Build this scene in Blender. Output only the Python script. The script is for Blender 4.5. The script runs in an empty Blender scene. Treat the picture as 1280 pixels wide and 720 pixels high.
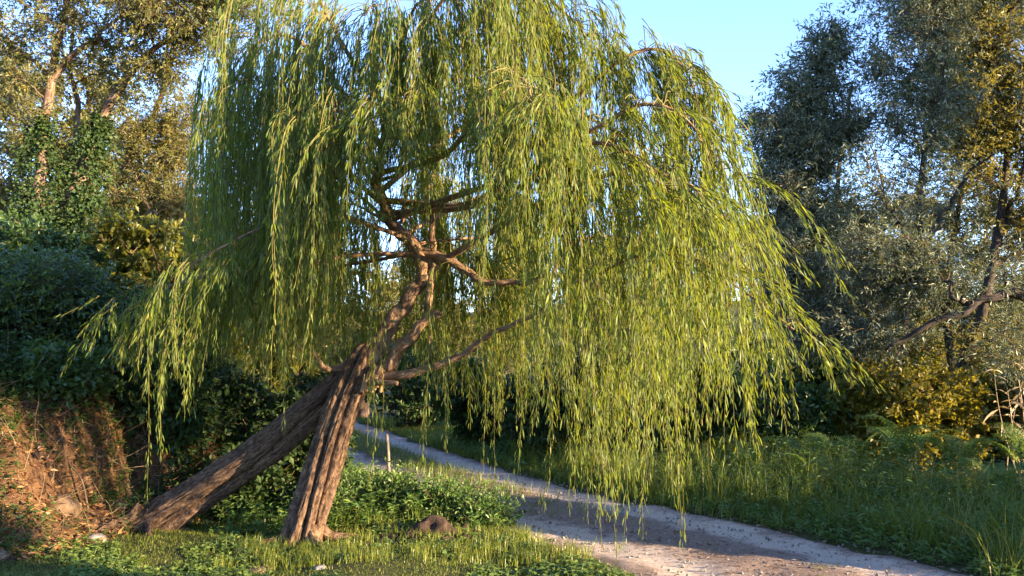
import bpy, math
import numpy as np

# ------------------------------------------------------------------ basics
rng = np.random.default_rng(7)
scn = bpy.context.scene
col = scn.collection
F_PX = 1108.5                 # focal length in photograph pixels (1280 wide, 60 degree view)
PITCH = math.radians(4.6)
CAM = np.array([0.0, 0.0, 1.6])
SUN_AZ = math.radians(117.0)  # clockwise from +Y
SUN_EL = math.radians(11.0)


def W(px, py, Y):
    """world point seen at photo pixel (px,py), at depth Y along the ground"""
    u, v = (px - 640) / F_PX, (360 - py) / F_PX
    r = np.array([u, math.cos(PITCH) - v * math.sin(PITCH), v * math.cos(PITCH) + math.sin(PITCH)])
    return CAM + r * (Y / r[1])


def nrm(a):
    return a / np.maximum(np.linalg.norm(a, axis=-1, keepdims=True), 1e-9)


def _h(ix, iy, iz, seed):
    n = (ix * 374761393 + iy * 668265263 + iz * 2147483647 + seed * 1274126177) & 0xFFFFFFFF
    n = ((n ^ (n >> 13)) * 1274126177) & 0xFFFFFFFF
    return ((n ^ (n >> 16)) & 0xFFFFFF) / float(0xFFFFFF)


def vnoise(x, y, z=0.0, seed=0):
    x, y, z = np.broadcast_arrays(np.asarray(x, float), np.asarray(y, float), np.asarray(z, float))
    xi, yi, zi = np.floor(x).astype(np.int64), np.floor(y).astype(np.int64), np.floor(z).astype(np.int64)
    fx, fy, fz = x - xi, y - yi, z - zi
    fx, fy, fz = [f * f * (3 - 2 * f) for f in (fx, fy, fz)]
    r = 0
    for dx in (0, 1):
        for dy in (0, 1):
            for dz in (0, 1):
                w = (fx if dx else 1 - fx) * (fy if dy else 1 - fy) * (fz if dz else 1 - fz)
                r = r + w * _h(xi + dx, yi + dy, zi + dz, seed)
    return r * 2 - 1


def fbm(x, y, z=0.0, seed=0, o=3):
    a, s, r = 1.0, 1.0, 0.0
    for k in range(o):
        r = r + a * vnoise(np.asarray(x) * s, np.asarray(y) * s, np.asarray(z) * s, seed + k * 17)
        a *= .5
        s *= 2.03
    return r


def sstep(a, b, x):
    t = np.clip((x - a) / (b - a), 0, 1)
    return t * t * (3 - 2 * t)


# ------------------------------------------------------------------ mesh building
class MB:
    """collects geometry and links it as ONE mesh object"""

    def __init__(self):
        self.V, self.T, self.UV, self.Q3, self.Q4, self.M3, self.M4, self.S3, self.S4 = [], [], [], [], [], [], [], [], []
        self.n = 0

    def add(self, V, quads=None, tris=None, tint=0.5, mi=0, uv=None, smooth=False):
        V = np.asarray(V, np.float32).reshape(-1, 3)
        self.V.append(V)
        t = np.empty(len(V), np.float32)
        t[:] = tint
        self.T.append(t)
        u = np.zeros((len(V), 2), np.float32)
        if uv is not None:
            u[:] = uv
        self.UV.append(u)
        if quads is not None and len(quads):
            q = np.asarray(quads, np.int64) + self.n
            self.Q4.append(q)
            self.M4.append(np.full(len(q), mi, np.int32))
            self.S4.append(np.full(len(q), smooth, bool))
        if tris is not None and len(tris):
            q = np.asarray(tris, np.int64) + self.n
            self.Q3.append(q)
            self.M3.append(np.full(len(q), mi, np.int32))
            self.S3.append(np.full(len(q), smooth, bool))
        self.n += len(V)

    def build(self, name, mats, parent=None, origin=None):
        V = np.concatenate(self.V)
        if origin is not None:
            V = V - np.asarray(origin, np.float32)
        me = bpy.data.meshes.new(name)
        q = np.concatenate(self.Q4) if self.Q4 else np.zeros((0, 4), np.int64)
        t = np.concatenate(self.Q3) if self.Q3 else np.zeros((0, 3), np.int64)
        mi = np.concatenate(self.M4 + self.M3)
        sm = np.concatenate(self.S4 + self.S3)
        loops = np.concatenate([q.ravel(), t.ravel()]).astype(np.int32)
        starts = np.concatenate([np.arange(len(q)) * 4, len(q) * 4 + np.arange(len(t)) * 3]).astype(np.int32)
        me.vertices.add(len(V))
        me.vertices.foreach_set('co', V.ravel().astype(np.float32))
        me.loops.add(len(loops))
        me.loops.foreach_set('vertex_index', loops)
        me.polygons.add(len(starts))
        me.polygons.foreach_set('loop_start', starts)
        me.update(calc_edges=True)
        me.polygons.foreach_set('material_index', mi)
        me.polygons.foreach_set('use_smooth', sm)
        a = me.attributes.new('tint', 'FLOAT', 'POINT')
        a.data.foreach_set('value', np.concatenate(self.T))
        uvl = me.uv_layers.new(name='UVMap')
        uvl.data.foreach_set('uv', np.concatenate(self.UV)[loops].ravel().astype(np.float32))
        for m in (mats if isinstance(mats, (list, tuple)) else [mats]):
            me.materials.append(m)
        me.validate()
        o = bpy.data.objects.new(name, me)
        col.objects.link(o)
        if parent is not None:
            o.parent = parent
        elif origin is not None:
            o.location = [float(c) for c in origin]
        return o


def tag(o, label=None, cat=None, group=None, kind=None):
    if label: o['label'] = label
    if cat: o['category'] = cat
    if group: o['group'] = group
    if kind: o['kind'] = kind
    return o


def empty(name, loc, label, cat, group=None):
    o = bpy.data.objects.new(name, None)
    o.empty_display_size = .2
    col.objects.link(o)
    o.location = [float(c) for c in loc]
    return tag(o, label, cat, group)


def spline(pts, n):
    """Catmull-Rom through pts (k,d) resampled to n points"""
    P = np.asarray(pts, float)
    if len(P) == 2:
        t = np.linspace(0, 1, n)[:, None]
        return P[0] * (1 - t) + P[1] * t
    E = np.vstack([2 * P[0] - P[1], P, 2 * P[-1] - P[-2]])
    s = np.linspace(0, len(P) - 1 - 1e-6, n)
    i = s.astype(int)
    t = (s - i)[:, None]
    a, b, c, d = E[i], E[i + 1], E[i + 2], E[i + 3]
    return .5 * (2 * b + (c - a) * t + (2 * a - 5 * b + 4 * c - d) * t ** 2 + (3 * b - a - 3 * c + d) * t ** 3)


def tube(mb, P, r, sides=8, mi=0, tint=.5, flute=None, cap=True, smooth=True):
    """swept tube through P (n,3) with radii r; flute(ang, v) multiplies the radius"""
    P = np.asarray(P, float)
    n = len(P)
    r = np.broadcast_to(np.asarray(r, float), (n,))
    Tn = nrm(np.gradient(P, axis=0))
    ref = np.array([1.0, 0, 0]) if abs(Tn[:, 0]).mean() < .8 else np.array([0, 0, 1.0])
    U = nrm(np.cross(Tn, ref))
    Vv = np.cross(Tn, U)
    a = np.linspace(0, 2 * np.pi, sides + 1)          # seam column doubled for the UVs
    ln = np.concatenate([[0], np.cumsum(np.linalg.norm(np.diff(P, axis=0), axis=1))])
    R = r[:, None] * np.ones(sides + 1)
    if flute is not None:
        R = R * flute(np.broadcast_to(a, (n, sides + 1)), np.broadcast_to(ln[:, None], (n, sides + 1)))
    X = P[:, None] + R[..., None] * (np.cos(a)[None, :, None] * U[:, None] + np.sin(a)[None, :, None] * Vv[:, None])
    idx = np.arange(n * (sides + 1)).reshape(n, sides + 1)
    q = np.stack([idx[:-1, :-1], idx[:-1, 1:], idx[1:, 1:], idx[1:, :-1]], -1).reshape(-1, 4)
    uv = np.stack([np.broadcast_to(a / (2 * np.pi) * (r.mean() * 6.28), (n, sides + 1)), np.broadcast_to(ln[:, None], (n, sides + 1))], -1).reshape(-1, 2)
    V = X.reshape(-1, 3)
    tris = None
    if cap:
        V = np.vstack([V, P[-1] + Tn[-1] * r[-1] * .5])
        uv = np.vstack([uv, [0, ln[-1]]])
        e = idx[-1]
        tris = np.stack([e[:-1], e[1:], np.full(sides, len(V) - 1)], -1)
    mb.add(V, q, tris, tint, mi, uv, smooth)


def leaves6(mb, B, D, N, L, Wd, tint, mi=0, droop=.25):
    """long curved leaves: B base, D direction, N normal"""
    n = len(B)
    D = nrm(D)
    S = nrm(np.cross(D, N))
    N = np.cross(S, D)
    L, Wd = np.asarray(L)[:, None], np.asarray(Wd)[:, None]
    dn = np.array([0, 0, -1.0]) * L * droop
    p1 = B + D * L * .35 + dn * .12 + N * L * .03
    p2 = B + D * L * .7 + dn * .5 + N * L * .03
    p3 = B + D * L + dn
    V = np.stack([B, p1 - S * Wd * .5, p1 + S * Wd * .5, p2 - S * Wd * .4, p2 + S * Wd * .4, p3], 1).reshape(-1, 3)
    b = np.arange(n)[:, None] * 6
    mb.add(V, b + np.array([1, 2, 4, 3]), np.vstack([b + np.array([0, 2, 1]), b + np.array([3, 4, 5])]), np.repeat(tint, 6), mi)


def leaves4(mb, B, D, N, L, Wd, tint, mi=0):
    """small leaves, one folded diamond each"""
    n = len(B)
    D = nrm(D)
    S = nrm(np.cross(D, N))
    N = np.cross(S, D)
    L, Wd = np.asarray(L)[:, None], np.asarray(Wd)[:, None]
    m = B + D * L * .45
    V = np.stack([B, m + S * Wd * .5 + N * L * .06, B + D * L - N * L * .08, m - S * Wd * .5 + N * L * .06], 1).reshape(-1, 3)
    b = np.arange(n)[:, None] * 4
    mb.add(V, b + np.array([0, 1, 2, 3]), None, np.repeat(tint, 4), mi)


def rdir(n, r=rng):
    return nrm(r.normal(size=(n, 3)))


# ------------------------------------------------------------------ materials
def newmat(name):
    m = bpy.data.materials.new(name)
    m.use_nodes = True
    nt = m.node_tree
    nt.nodes.clear()
    return m, nt, nt.nodes.new('ShaderNodeOutputMaterial')


def N_(nt, t, **kw):
    n = nt.nodes.new(t)
    for k, v in kw.items():
        if k in n.inputs.keys():
            n.inputs[k].default_value = v
        else:
            setattr(n, k, v)
    return n


def ramp(nt, fac, stops):
    r = nt.nodes.new('ShaderNodeValToRGB')
    e = r.color_ramp.elements
    while len(e) < len(stops):
        e.new(.5)
    for k, (p, c) in enumerate(stops):
        e[k].position = p
        e[k].color = (*c, 1) if len(c) == 3 else c
    nt.links.new(fac, r.inputs['Fac'])
    return r.outputs['Color']


def leafmat(name, stops, trans=(.20, .24, .03), k=.35, rough=.42, back=None, spec=.4):
    m, nt, out = newmat(name)
    at = N_(nt, 'ShaderNodeAttribute', attribute_name='tint')
    c = ramp(nt, at.outputs['Fac'], stops)
    if back is not None:
        g = N_(nt, 'ShaderNodeNewGeometry')
        mx = N_(nt, 'ShaderNodeMix', data_type='RGBA')
        nt.links.new(g.outputs['Backfacing'], mx.inputs['Factor'])
        nt.links.new(c, mx.inputs['A'])
        mx.inputs['B'].default_value = (*back, 1)
        c2 = mx.outputs['Result']
    else:
        c2 = c
    p = N_(nt, 'ShaderNodeBsdfPrincipled', Roughness=rough)
    p.inputs['Specular IOR Level'].default_value = spec
    nt.links.new(c2, p.inputs['Base Color'])
    t = N_(nt, 'ShaderNodeBsdfTranslucent')
    tm = N_(nt, 'ShaderNodeMix', data_type='RGBA')
    tm.inputs['Factor'].default_value = .65
    nt.links.new(c, tm.inputs['A'])
    tm.inputs['B'].default_value = (*trans, 1)
    nt.links.new(tm.outputs['Result'], t.inputs['Color'])
    s = N_(nt, 'ShaderNodeMixShader')
    s.inputs['Fac'].default_value = k
    nt.links.new(p.outputs[0], s.inputs[1])
    nt.links.new(t.outputs[0], s.inputs[2])
    nt.links.new(s.outputs[0], out.inputs['Surface'])
    return m


def barkmat(name, dark, mid, light, su=40, sv=5, bump=.6):
    m, nt, out = newmat(name)
    uv = N_(nt, 'ShaderNodeUVMap', uv_map='UVMap')
    mp = N_(nt, 'ShaderNodeMapping')
    mp.inputs['Scale'].default_value = (su, sv, 1)
    nt.links.new(uv.outputs[0], mp.inputs['Vector'])
    n1 = N_(nt, 'ShaderNodeTexNoise', Scale=1.0, Detail=6.0, Roughness=.65, Distortion=.4)
    nt.links.new(mp.outputs[0], n1.inputs['Vector'])
    c = ramp(nt, n1.outputs['Fac'], [(.30, dark), (.5, mid), (.72, light)])
    tc = N_(nt, 'ShaderNodeTexCoord')
    n2 = N_(nt, 'ShaderNodeTexNoise', Scale=5.0, Detail=4.0)
    nt.links.new(tc.outputs['Object'], n2.inputs['Vector'])
    mx = N_(nt, 'ShaderNodeMix', data_type='RGBA', blend_type='MULTIPLY')
    mx.inputs['Factor'].default_value = .7
    nt.links.new(c, mx.inputs['A'])
    nt.links.new(ramp(nt, n2.outputs['Fac'], [(.3, (.5, .5, .52)), (.55, (1, 1, 1)), (.72, (1.3, 1.32, 1.25))]), mx.inputs['B'])
    p = N_(nt, 'ShaderNodeBsdfPrincipled', Roughness=.88)
    p.inputs['Specular IOR Level'].default_value = .2
    nt.links.new(mx.outputs['Result'], p.inputs['Base Color'])
    b = N_(nt, 'ShaderNodeBump', Strength=bump, Distance=.035)
    nt.links.new(n1.outputs['Fac'], b.inputs['Height'])
    nt.links.new(b.outputs[0], p.inputs['Normal'])
    nt.links.new(p.outputs[0], out.inputs['Surface'])
    return m


def plainmat(name, stops, scale=8, rough=.9, bump=.3, dist=.02, coord='Object', attr=False):
    m, nt, out = newmat(name)
    tc = N_(nt, 'ShaderNodeTexCoord')
    n1 = N_(nt, 'ShaderNodeTexNoise', Scale=float(scale), Detail=8.0, Roughness=.65)
    nt.links.new(tc.outputs[coord], n1.inputs['Vector'])
    p = N_(nt, 'ShaderNodeBsdfPrincipled', Roughness=rough)
    p.inputs['Specular IOR Level'].default_value = .2
    nt.links.new(ramp(nt, n1.outputs['Fac'], stops), p.inputs['Base Color'])
    b = N_(nt, 'ShaderNodeBump', Strength=bump, Distance=dist)
    nt.links.new(n1.outputs['Fac'], b.inputs['Height'])
    nt.links.new(b.outputs[0], p.inputs['Normal'])
    nt.links.new(p.outputs[0], out.inputs['Surface'])
    return m


def groundmat():
    m, nt, out = newmat('ground_soil_and_turf')
    tc = N_(nt, 'ShaderNodeTexCoord')
    at = N_(nt, 'ShaderNodeAttribute', attribute_name='tint')       # 1 = bare earth, 0 = turf
    n1 = N_(nt, 'ShaderNodeTexNoise', Scale=2.2, Detail=10.0, Roughness=.7)
    n2 = N_(nt, 'ShaderNodeTexNoise', Scale=17.0, Detail=10.0, Roughness=.8)
    n3 = N_(nt, 'ShaderNodeTexVoronoi', Scale=30.0)
    for n in (n1, n2, n3):
        nt.links.new(tc.outputs['Object'], n.inputs['Vector'])
    turf = ramp(nt, n2.outputs['Fac'], [(.3, (.030, .038, .012)), (.52, (.055, .060, .020)), (.75, (.11, .085, .04))])
    soil = ramp(nt, n2.outputs['Fac'], [(.28, (.040, .021, .011)), (.5, (.115, .060, .030)), (.75, (.21, .125, .068))])
    ad = N_(nt, 'ShaderNodeMath', operation='MULTIPLY_ADD')
    nt.links.new(n1.outputs['Fac'], ad.inputs[0])
    ad.inputs[1].default_value = .9
    nt.links.new(at.outputs['Fac'], ad.inputs[2])
    f = ramp(nt, ad.outputs[0], [(.72, (0, 0, 0)), (.95, (1, 1, 1))])
    mx = N_(nt, 'ShaderNodeMix', data_type='RGBA')
    nt.links.new(f, mx.inputs['Factor'])
    nt.links.new(turf, mx.inputs['A'])
    nt.links.new(soil, mx.inputs['B'])
    p = N_(nt, 'ShaderNodeBsdfPrincipled', Roughness=.95)
    p.inputs['Specular IOR Level'].default_value = .1
    nt.links.new(mx.outputs['Result'], p.inputs['Base Color'])
    b = N_(nt, 'ShaderNodeBump', Strength=.9, Distance=.04)
    sm = N_(nt, 'ShaderNodeMath', operation='MULTIPLY_ADD')
    nt.links.new(n3.outputs['Distance'], sm.inputs[0])
    sm.inputs[1].default_value = .35
    nt.links.new(n2.outputs['Fac'], sm.inputs[2])
    nt.links.new(sm.outputs[0], b.inputs['Height'])
    nt.links.new(b.outputs[0], p.inputs['Normal'])
    nt.links.new(p.outputs[0], out.inputs['Surface'])
    return m


def trackmat():
    """gravel ruts (|u| about .7 m) pale, centre and edges brown with litter; uv in metres"""
    m, nt, out = newmat('gravel_track')
    uv = N_(nt, 'ShaderNodeUVMap', uv_map='UVMap')
    sp = N_(nt, 'ShaderNodeSeparateXYZ')
    nt.links.new(uv.outputs[0], sp.inputs[0])
    tc = N_(nt, 'ShaderNodeTexCoord')
    n1 = N_(nt, 'ShaderNodeTexNoise', Scale=2.6, Detail=8.0, Roughness=.7)
    n2 = N_(nt, 'ShaderNodeTexNoise', Scale=45.0, Detail=6.0, Roughness=.8)
    n4 = N_(nt, 'ShaderNodeTexNoise', Scale=9.0, Detail=5.0, Roughness=.7)
    for n in (n1, n2, n4):
        nt.links.new(tc.outputs['Object'], n.inputs['Vector'])

    def math_(op, a, b=None, c=None):
        x = N_(nt, 'ShaderNodeMath', operation=op)
        for k, s in enumerate((a, b, c)):
            if s is None: continue
            if isinstance(s, (int, float)): x.inputs[k].default_value = s
            else: nt.links.new(s, x.inputs[k])
        return x.outputs[0]
    wob = math_('MULTIPLY_ADD', n1.outputs['Fac'], .9, -.45)
    u = math_('ADD', sp.outputs['X'], wob)
    d = math_('ABSOLUTE', math_('SUBTRACT', math_('ABSOLUTE', u), .68))       # distance to a rut's middle
    d = math_('ADD', d, math_('MULTIPLY_ADD', n4.outputs['Fac'], .36, -.18))
    f = ramp(nt, d, [(.12, (1, 1, 1)), (.36, (0, 0, 0))])
    pale = ramp(nt, n2.outputs['Fac'], [(.3, (.28, .215, .17)), (.5, (.44, .345, .275)), (.72, (.60, .50, .42))])
    brown = ramp(nt, n2.outputs['Fac'], [(.3, (.09, .06, .045)), (.5, (.20, .14, .108)), (.72, (.34, .26, .21))])
    mx = N_(nt, 'ShaderNodeMix', data_type='RGBA')
    nt.links.new(f, mx.inputs['Factor'])
    nt.links.new(brown, mx.inputs['A'])
    nt.links.new(pale, mx.inputs['B'])
    p = N_(nt, 'ShaderNodeBsdfPrincipled', Roughness=.95)
    p.inputs['Specular IOR Level'].default_value = .15
    nt.links.new(mx.outputs['Result'], p.inputs['Base Color'])
    b = N_(nt, 'ShaderNodeBump', Strength=.8, Distance=.02)
    nt.links.new(n2.outputs['Fac'], b.inputs['Height'])
    nt.links.new(b.outputs[0], p.inputs['Normal'])
    nt.links.new(p.outputs[0], out.inputs['Surface'])
    return m


M = {}
M['willow'] = leafmat('willow_leaf', [(0, (.058, .085, .014)), (.5, (.112, .160, .015)), (.85, (.185, .205, .022)), (1, (.26, .20, .05))],
                      trans=(.41, .45, .020), k=.45, back=(.12, .155, .045), spec=.25, rough=.5)
M['withe'] = plainmat('willow_twig_bark', [(.3, (.09, .08, .02)), (.7, (.18, .15, .05))], 6, .7, .1)
M['silver'] = leafmat('silver_leaf', [(0, (.068, .088, .042)), (.5, (.108, .132, .064)), (1, (.165, .18, .09))],
                      trans=(.20, .20, .03), k=.28, back=(.18, .20, .13))
M['gold'] = leafmat('gold_green_leaf', [(0, (.075, .096, .018)), (.5, (.138, .152, .028)), (1, (.24, .185, .045))],  # golden tone put into the leaf colour for low sunlight on the crowns
                    trans=(.36, .28, .03), k=.40, back=(.12, .125, .06))
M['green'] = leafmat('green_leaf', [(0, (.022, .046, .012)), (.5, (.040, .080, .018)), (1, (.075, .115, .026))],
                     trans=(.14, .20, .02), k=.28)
M['bush'] = leafmat('dense_bush_leaf', [(0, (.052, .080, .014)), (.5, (.098, .138, .020)), (1, (.15, .185, .028))],
                    trans=(.08, .14, .02), k=.22, back=(.06, .10, .05))
M['yellow'] = leafmat('sun_yellow_leaf', [(0, (.055, .075, .012)), (.5, (.12, .12, .014)), (1, (.22, .17, .02))],  # yellow in the leaf colour stands in for sunlight on these bushes
                      trans=(.34, .28, .015), k=.42)
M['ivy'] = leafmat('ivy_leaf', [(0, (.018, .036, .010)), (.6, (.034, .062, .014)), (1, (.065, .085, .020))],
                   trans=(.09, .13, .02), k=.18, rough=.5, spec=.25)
M['fern'] = leafmat('fern_leaf', [(0, (.07, .125, .028)), (.5, (.12, .185, .040)), (1, (.18, .21, .045))],
                    trans=(.25, .36, .04), k=.42)
M['grass'] = leafmat('grass_blade', [(0, (.075, .115, .016)), (.5, (.135, .17, .020)), (.85, (.21, .20, .035)), (1, (.26, .21, .09))],
                     trans=(.32, .36, .03), k=.4)
M['weed'] = leafmat('weed_leaf', [(0, (.05, .105, .024)), (.5, (.095, .16, .034)), (1, (.17, .21, .045))],
                    trans=(.16, .27, .03), k=.34)
M['straw'] = leafmat('dry_straw', [(0, (.20, .13, .06)), (.5, (.30, .21, .11)), (1, (.42, .32, .18))], trans=(.34, .25, .12), k=.2)
M['litter'] = leafmat('fallen_leaf', [(0, (.07, .04, .025)), (.5, (.15, .09, .05)), (1, (.34, .27, .2))], trans=(.1, .07, .03), k=.05)
M['rust'] = leafmat('rusty_dead_leaf', [(0, (.07, .030, .012)), (.5, (.17, .075, .026)), (1, (.32, .18, .075))], trans=(.3, .12, .03), k=.15)
M['petal'] = leafmat('white_petal', [(0, (.6, .6, .52)), (1, (.8, .8, .75))], trans=(.5, .5, .4), k=.2)
M['bark'] = barkmat('willow_bark', (.026, .014, .009), (.125, .074, .044), (.29, .185, .115), 48, 15, 1.0)
M['barkl'] = barkmat('willow_limb_bark', (.09, .045, .024), (.25, .145, .080), (.42, .28, .17), 26, 11, .8)
M['wood'] = plainmat('torn_wood', [(.3, (.26, .14, .06)), (.7, (.48, .30, .15))], 14, .8, .4)
M['dbark'] = barkmat('dark_bark', (.018, .014, .012), (.048, .036, .028), (.10, .08, .06), 30, 9)  # dark bark, deepened further to carry the shade on the right-hand bough
M['rbark'] = barkmat('reddish_bark', (.06, .034, .022), (.16, .10, .068), (.30, .21, .15), 30, 6)
M['twig'] = plainmat('brown_twig', [(.3, (.055, .036, .022)), (.7, (.15, .10, .06))], 8, .9, .1)
M['stone'] = plainmat('grey_stone', [(.3, (.09, .08, .065)), (.55, (.20, .18, .155)), (.75, (.33, .30, .27))], 7, .9, .6, .03)
M['stone_b'] = plainmat('earthy_stone', [(.3, (.06, .038, .022)), (.55, (.15, .095, .055)), (.75, (.26, .18, .12))], 7, .9, .6, .03)
M['post'] = plainmat('weathered_post', [(.3, (.10, .085, .07)), (.7, (.24, .205, .17))], 16, .9, .4)
M['clod'] = plainmat('dark_clod', [(.3, (.018, .011, .008)), (.55, (.048, .030, .021)), (.78, (.11, .07, .05))], 14, .95, .9, .04)
M['ground'] = groundmat()
M['track'] = trackmat()

# ------------------------------------------------------------------ terrain
TOE = np.array([(-60, 5.5), (-8, 6.5), (-4.7, 6.95), (-3.75, 7.45), (-3.35, 8.7), (-2.6, 9.6), (-2.1, 10.3), (-2.7, 12.5), (-4.6, 17.5), (-8, 27), (-14, 42), (-30, 70), (-90, 120)], float)
_poly = np.vstack([TOE, [(-400, 300), (-400, 5.5)]])
# middle of the track
TRK = np.array([(3.55, 2.5), (2.75, 5.0), (2.25, 6.6), (1.35, 8.3), (.40, 9.75), (-.45, 11.3), (-1.35, 13.3), (-2.55, 16.2), (-4.1, 20.5), (-6.6, 27), (-11, 38)], float)
TRKD = spline(TRK, 260)


def seg_dist(X, Y, P):
    d = np.full(np.shape(X), 1e9)
    for (ax, ay), (bx, by) in zip(P[:-1], P[1:]):
        vx, vy = bx - ax, by - ay
        t = np.clip(((X - ax) * vx + (Y - ay) * vy) / (vx * vx + vy * vy), 0, 1)
        d = np.minimum(d, np.hypot(X - ax - t * vx, Y - ay - t * vy))
    return d


def inside(X, Y, P):
    r = np.zeros(np.shape(X), bool)
    for (ax, ay), (bx, by) in zip(P, np.roll(P, -1, 0)):
        c = (ay > Y) != (by > Y)
        with np.errstate(divide='ignore', invalid='ignore'):
            r ^= c & (X < (bx - ax) * (Y - ay) / (by - ay + 1e-12) + ax)
    return r


def track_d(X, Y):
    return seg_dist(X, Y, TRK)


def gh(X, Y, raw=False):
    X, Y = np.asarray(X, float), np.asarray(Y, float)
    d = np.where(inside(X, Y, _poly), seg_dist(X, Y, TOE), 0)
    dd = d + .22 * fbm(X * 1.3, Y * 1.3, seed=3) * sstep(0, .5, d)
    z = 1.25 * sstep(0, 1.25, dd) + .20 * np.maximum(dd - 1.0, 0) * np.exp(-np.maximum(dd - 1, 0) / 60)
    z = z + sstep(.05, .6, d) * (.12 * fbm(X * 2.1, Y * 2.1, seed=11) + .07 * fbm(X * 5, Y * 5, seed=12, o=4))
    td = track_d(X, Y)
    off = sstep(1.15, 1.9, td)
    z = z + off * .05 * fbm(X * .9, Y * .9, seed=5)
    z = z + .16 * sstep(2.0, 4.0, td) * (X > TRK[0, 0] - 1.5)
    # low mound of herbs and dark clods between the willow and the track
    z = z + off * .10 * np.exp(-(((X + .85) / .75) ** 2 + ((Y - 9.0) / .55) ** 2))
    r = np.hypot(X, Y)
    z = z + sstep(50, 170, r) * (11 + 5 * fbm(X / 45, Y / 45, seed=8)) + .015 * np.maximum(r - 200, 0)
    if not raw:
        return z
    return z, d, td


def axis(a, b, fine, lo, hi, step):
    out = [np.arange(lo, hi + 1e-6, step)]
    x, s, v = hi, step, []
    while x < b:
        s *= 1.16
        x += s
        v.append(x)
    out.append(np.array(v))
    x, s, v = lo, step, []
    while x > a:
        s *= 1.16
        x -= s
        v.append(x)
    out.insert(0, np.array(v[::-1]))
    return np.concatenate(out)


gx, gy = axis(-900, 900, 0, -6.5, 7, .075), axis(-300, 1200, 0, 4, 17, .085)
GX, GY = np.meshgrid(gx, gy)
GZ, GD, GT = gh(GX, GY, True)
GZ = GZ - .03 * sstep(1.2, .9, GT)
soil = sstep(.05, .35, GD) * sstep(2.2, 1.1, GD) * .75 * sstep(-2.9, -3.9, GX) + .25 * sstep(1.7, 1.0, GT)
soil = soil + .45 * sstep(.05, .35, GD) * sstep(2.4, 1.2, GD) * (1 - sstep(-2.9, -3.9, GX))
mb = MB()
idx = np.arange(GX.size).reshape(GX.shape)
mb.add(np.stack([GX, GY, GZ], -1).reshape(-1, 3), np.stack([idx[:-1, :-1], idx[:-1, 1:], idx[1:, 1:], idx[1:, :-1]], -1).reshape(-1, 4), None, soil.ravel(), 0, None, True)
tag(mb.build('ground', M['ground']), kind='structure')

# the dirt track: a strip with ragged edges a little above the ground
n = len(TRKD)
tt = nrm(np.gradient(TRKD, axis=0))
side = np.stack([tt[:, 1], -tt[:, 0]], -1)
along = np.concatenate([[0], np.cumsum(np.linalg.norm(np.diff(TRKD, axis=0), axis=1))])
wl = 1.18 + .14 * fbm(along * 1.1, along * 0, seed=21)
wr = 1.12 + .12 * fbm(along * 1.1, along * 0, seed=22)
ks = np.linspace(-1, 1, 25)
u = np.where(ks[None] < 0, ks[None] * wl[:, None], ks[None] * wr[:, None])
X = TRKD[:, None, 0] + side[:, None, 0] * u
Y = TRKD[:, None, 1] + side[:, None, 1] * u
Z = gh(X, Y) + .012 - .028 * sstep(.8, 1.0, np.abs(ks))[None] - .03 * np.exp(-((np.abs(u) - .68) / .25) ** 2) + .012 * fbm(X * 3, Y * 3, seed=23)
idx = np.arange(X.size).reshape(X.shape)
mb = MB()
mb.add(np.stack([X, Y, Z], -1).reshape(-1, 3), np.stack([idx[:-1, :-1], idx[:-1, 1:], idx[1:, 1:], idx[1:, :-1]], -1).reshape(-1, 4), None, .5, 0,
       np.stack([u, np.broadcast_to(along[:, None], u.shape)], -1).reshape(-1, 2), True)
tag(mb.build('dirt_track', M['track']), kind='structure')


def on_ground(px, py):
    """ground point seen at a photo pixel (marches along the ray)"""
    a = W(px, py, 1.0) - CAM
    t = np.linspace(4, 60, 1200)
    P = CAM + a * t[:, None]
    k = np.argmax(P[:, 2] < gh(P[:, 0], P[:, 1]))
    return P[k]


# ------------------------------------------------------------------ the weeping willow
def flutes(seed, amp=.22, nr=5, fine=.06):
    r = np.random.default_rng(seed)
    ph, tw = r.uniform(0, 6.28), r.uniform(-.35, .35)

    def f(a, v):
        g = a * nr + ph + tw * v * nr + 1.5 * fbm(np.cos(a) * .9 + 3, np.sin(a) * .9, v * .85, seed, 3)
        rid = np.abs(np.sin(g / 2))
        rid = rid ** .5 - .78
        e = fbm(np.cos(a) * 6, np.sin(a) * 6, v * 1.6, seed + 5, 3)
        e2 = fbm(np.cos(a) * 16, np.sin(a) * 16, v * 3.2, seed + 9, 2)
        e3 = -np.abs(vnoise(np.cos(a) * 13, np.sin(a) * 13, v * 4.5, seed + 21)) if fine > .06 else 0
        return 1 + amp * rid + fine * e + fine * .6 * e2 + fine * .9 * e3
    return f


base = np.array([W(378, 668, 8.1)[0], 8.1, 0.0])
base[2] = float(gh(base[0], base[1]))
willow = empty('weeping_willow', base, 'large weeping willow on two leaning fluted trunks, its leafy strands hanging over the track', 'willow tree')


def wpath(pts, n):
    return spline([W(*p) for p in pts], n)


def limb(name, pts, r0, r1, n=40, sides=14, mat='barkl', fl=None, pw=1.0, tip_mat=None):
    m_ = MB()
    P = wpath(pts, n)
    P = P + np.stack([vnoise(np.arange(n) * .33, 1, seed=int(pts[-1][0]) + k) for k in range(3)], -1) * r0 * .28 * sstep(0, .2, np.linspace(0, 1, n))[:, None]
    t = np.linspace(0, 1, n)
    r = r0 * (1 - t) ** pw + r1 * (1 - (1 - t) ** pw)
    tube(m_, P, r, sides, flute=fl or flutes(int(pts[0][0] + pts[-1][0]), .10, 3, .08))
    m_.build(name, M[mat], willow, base)
    return P


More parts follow.
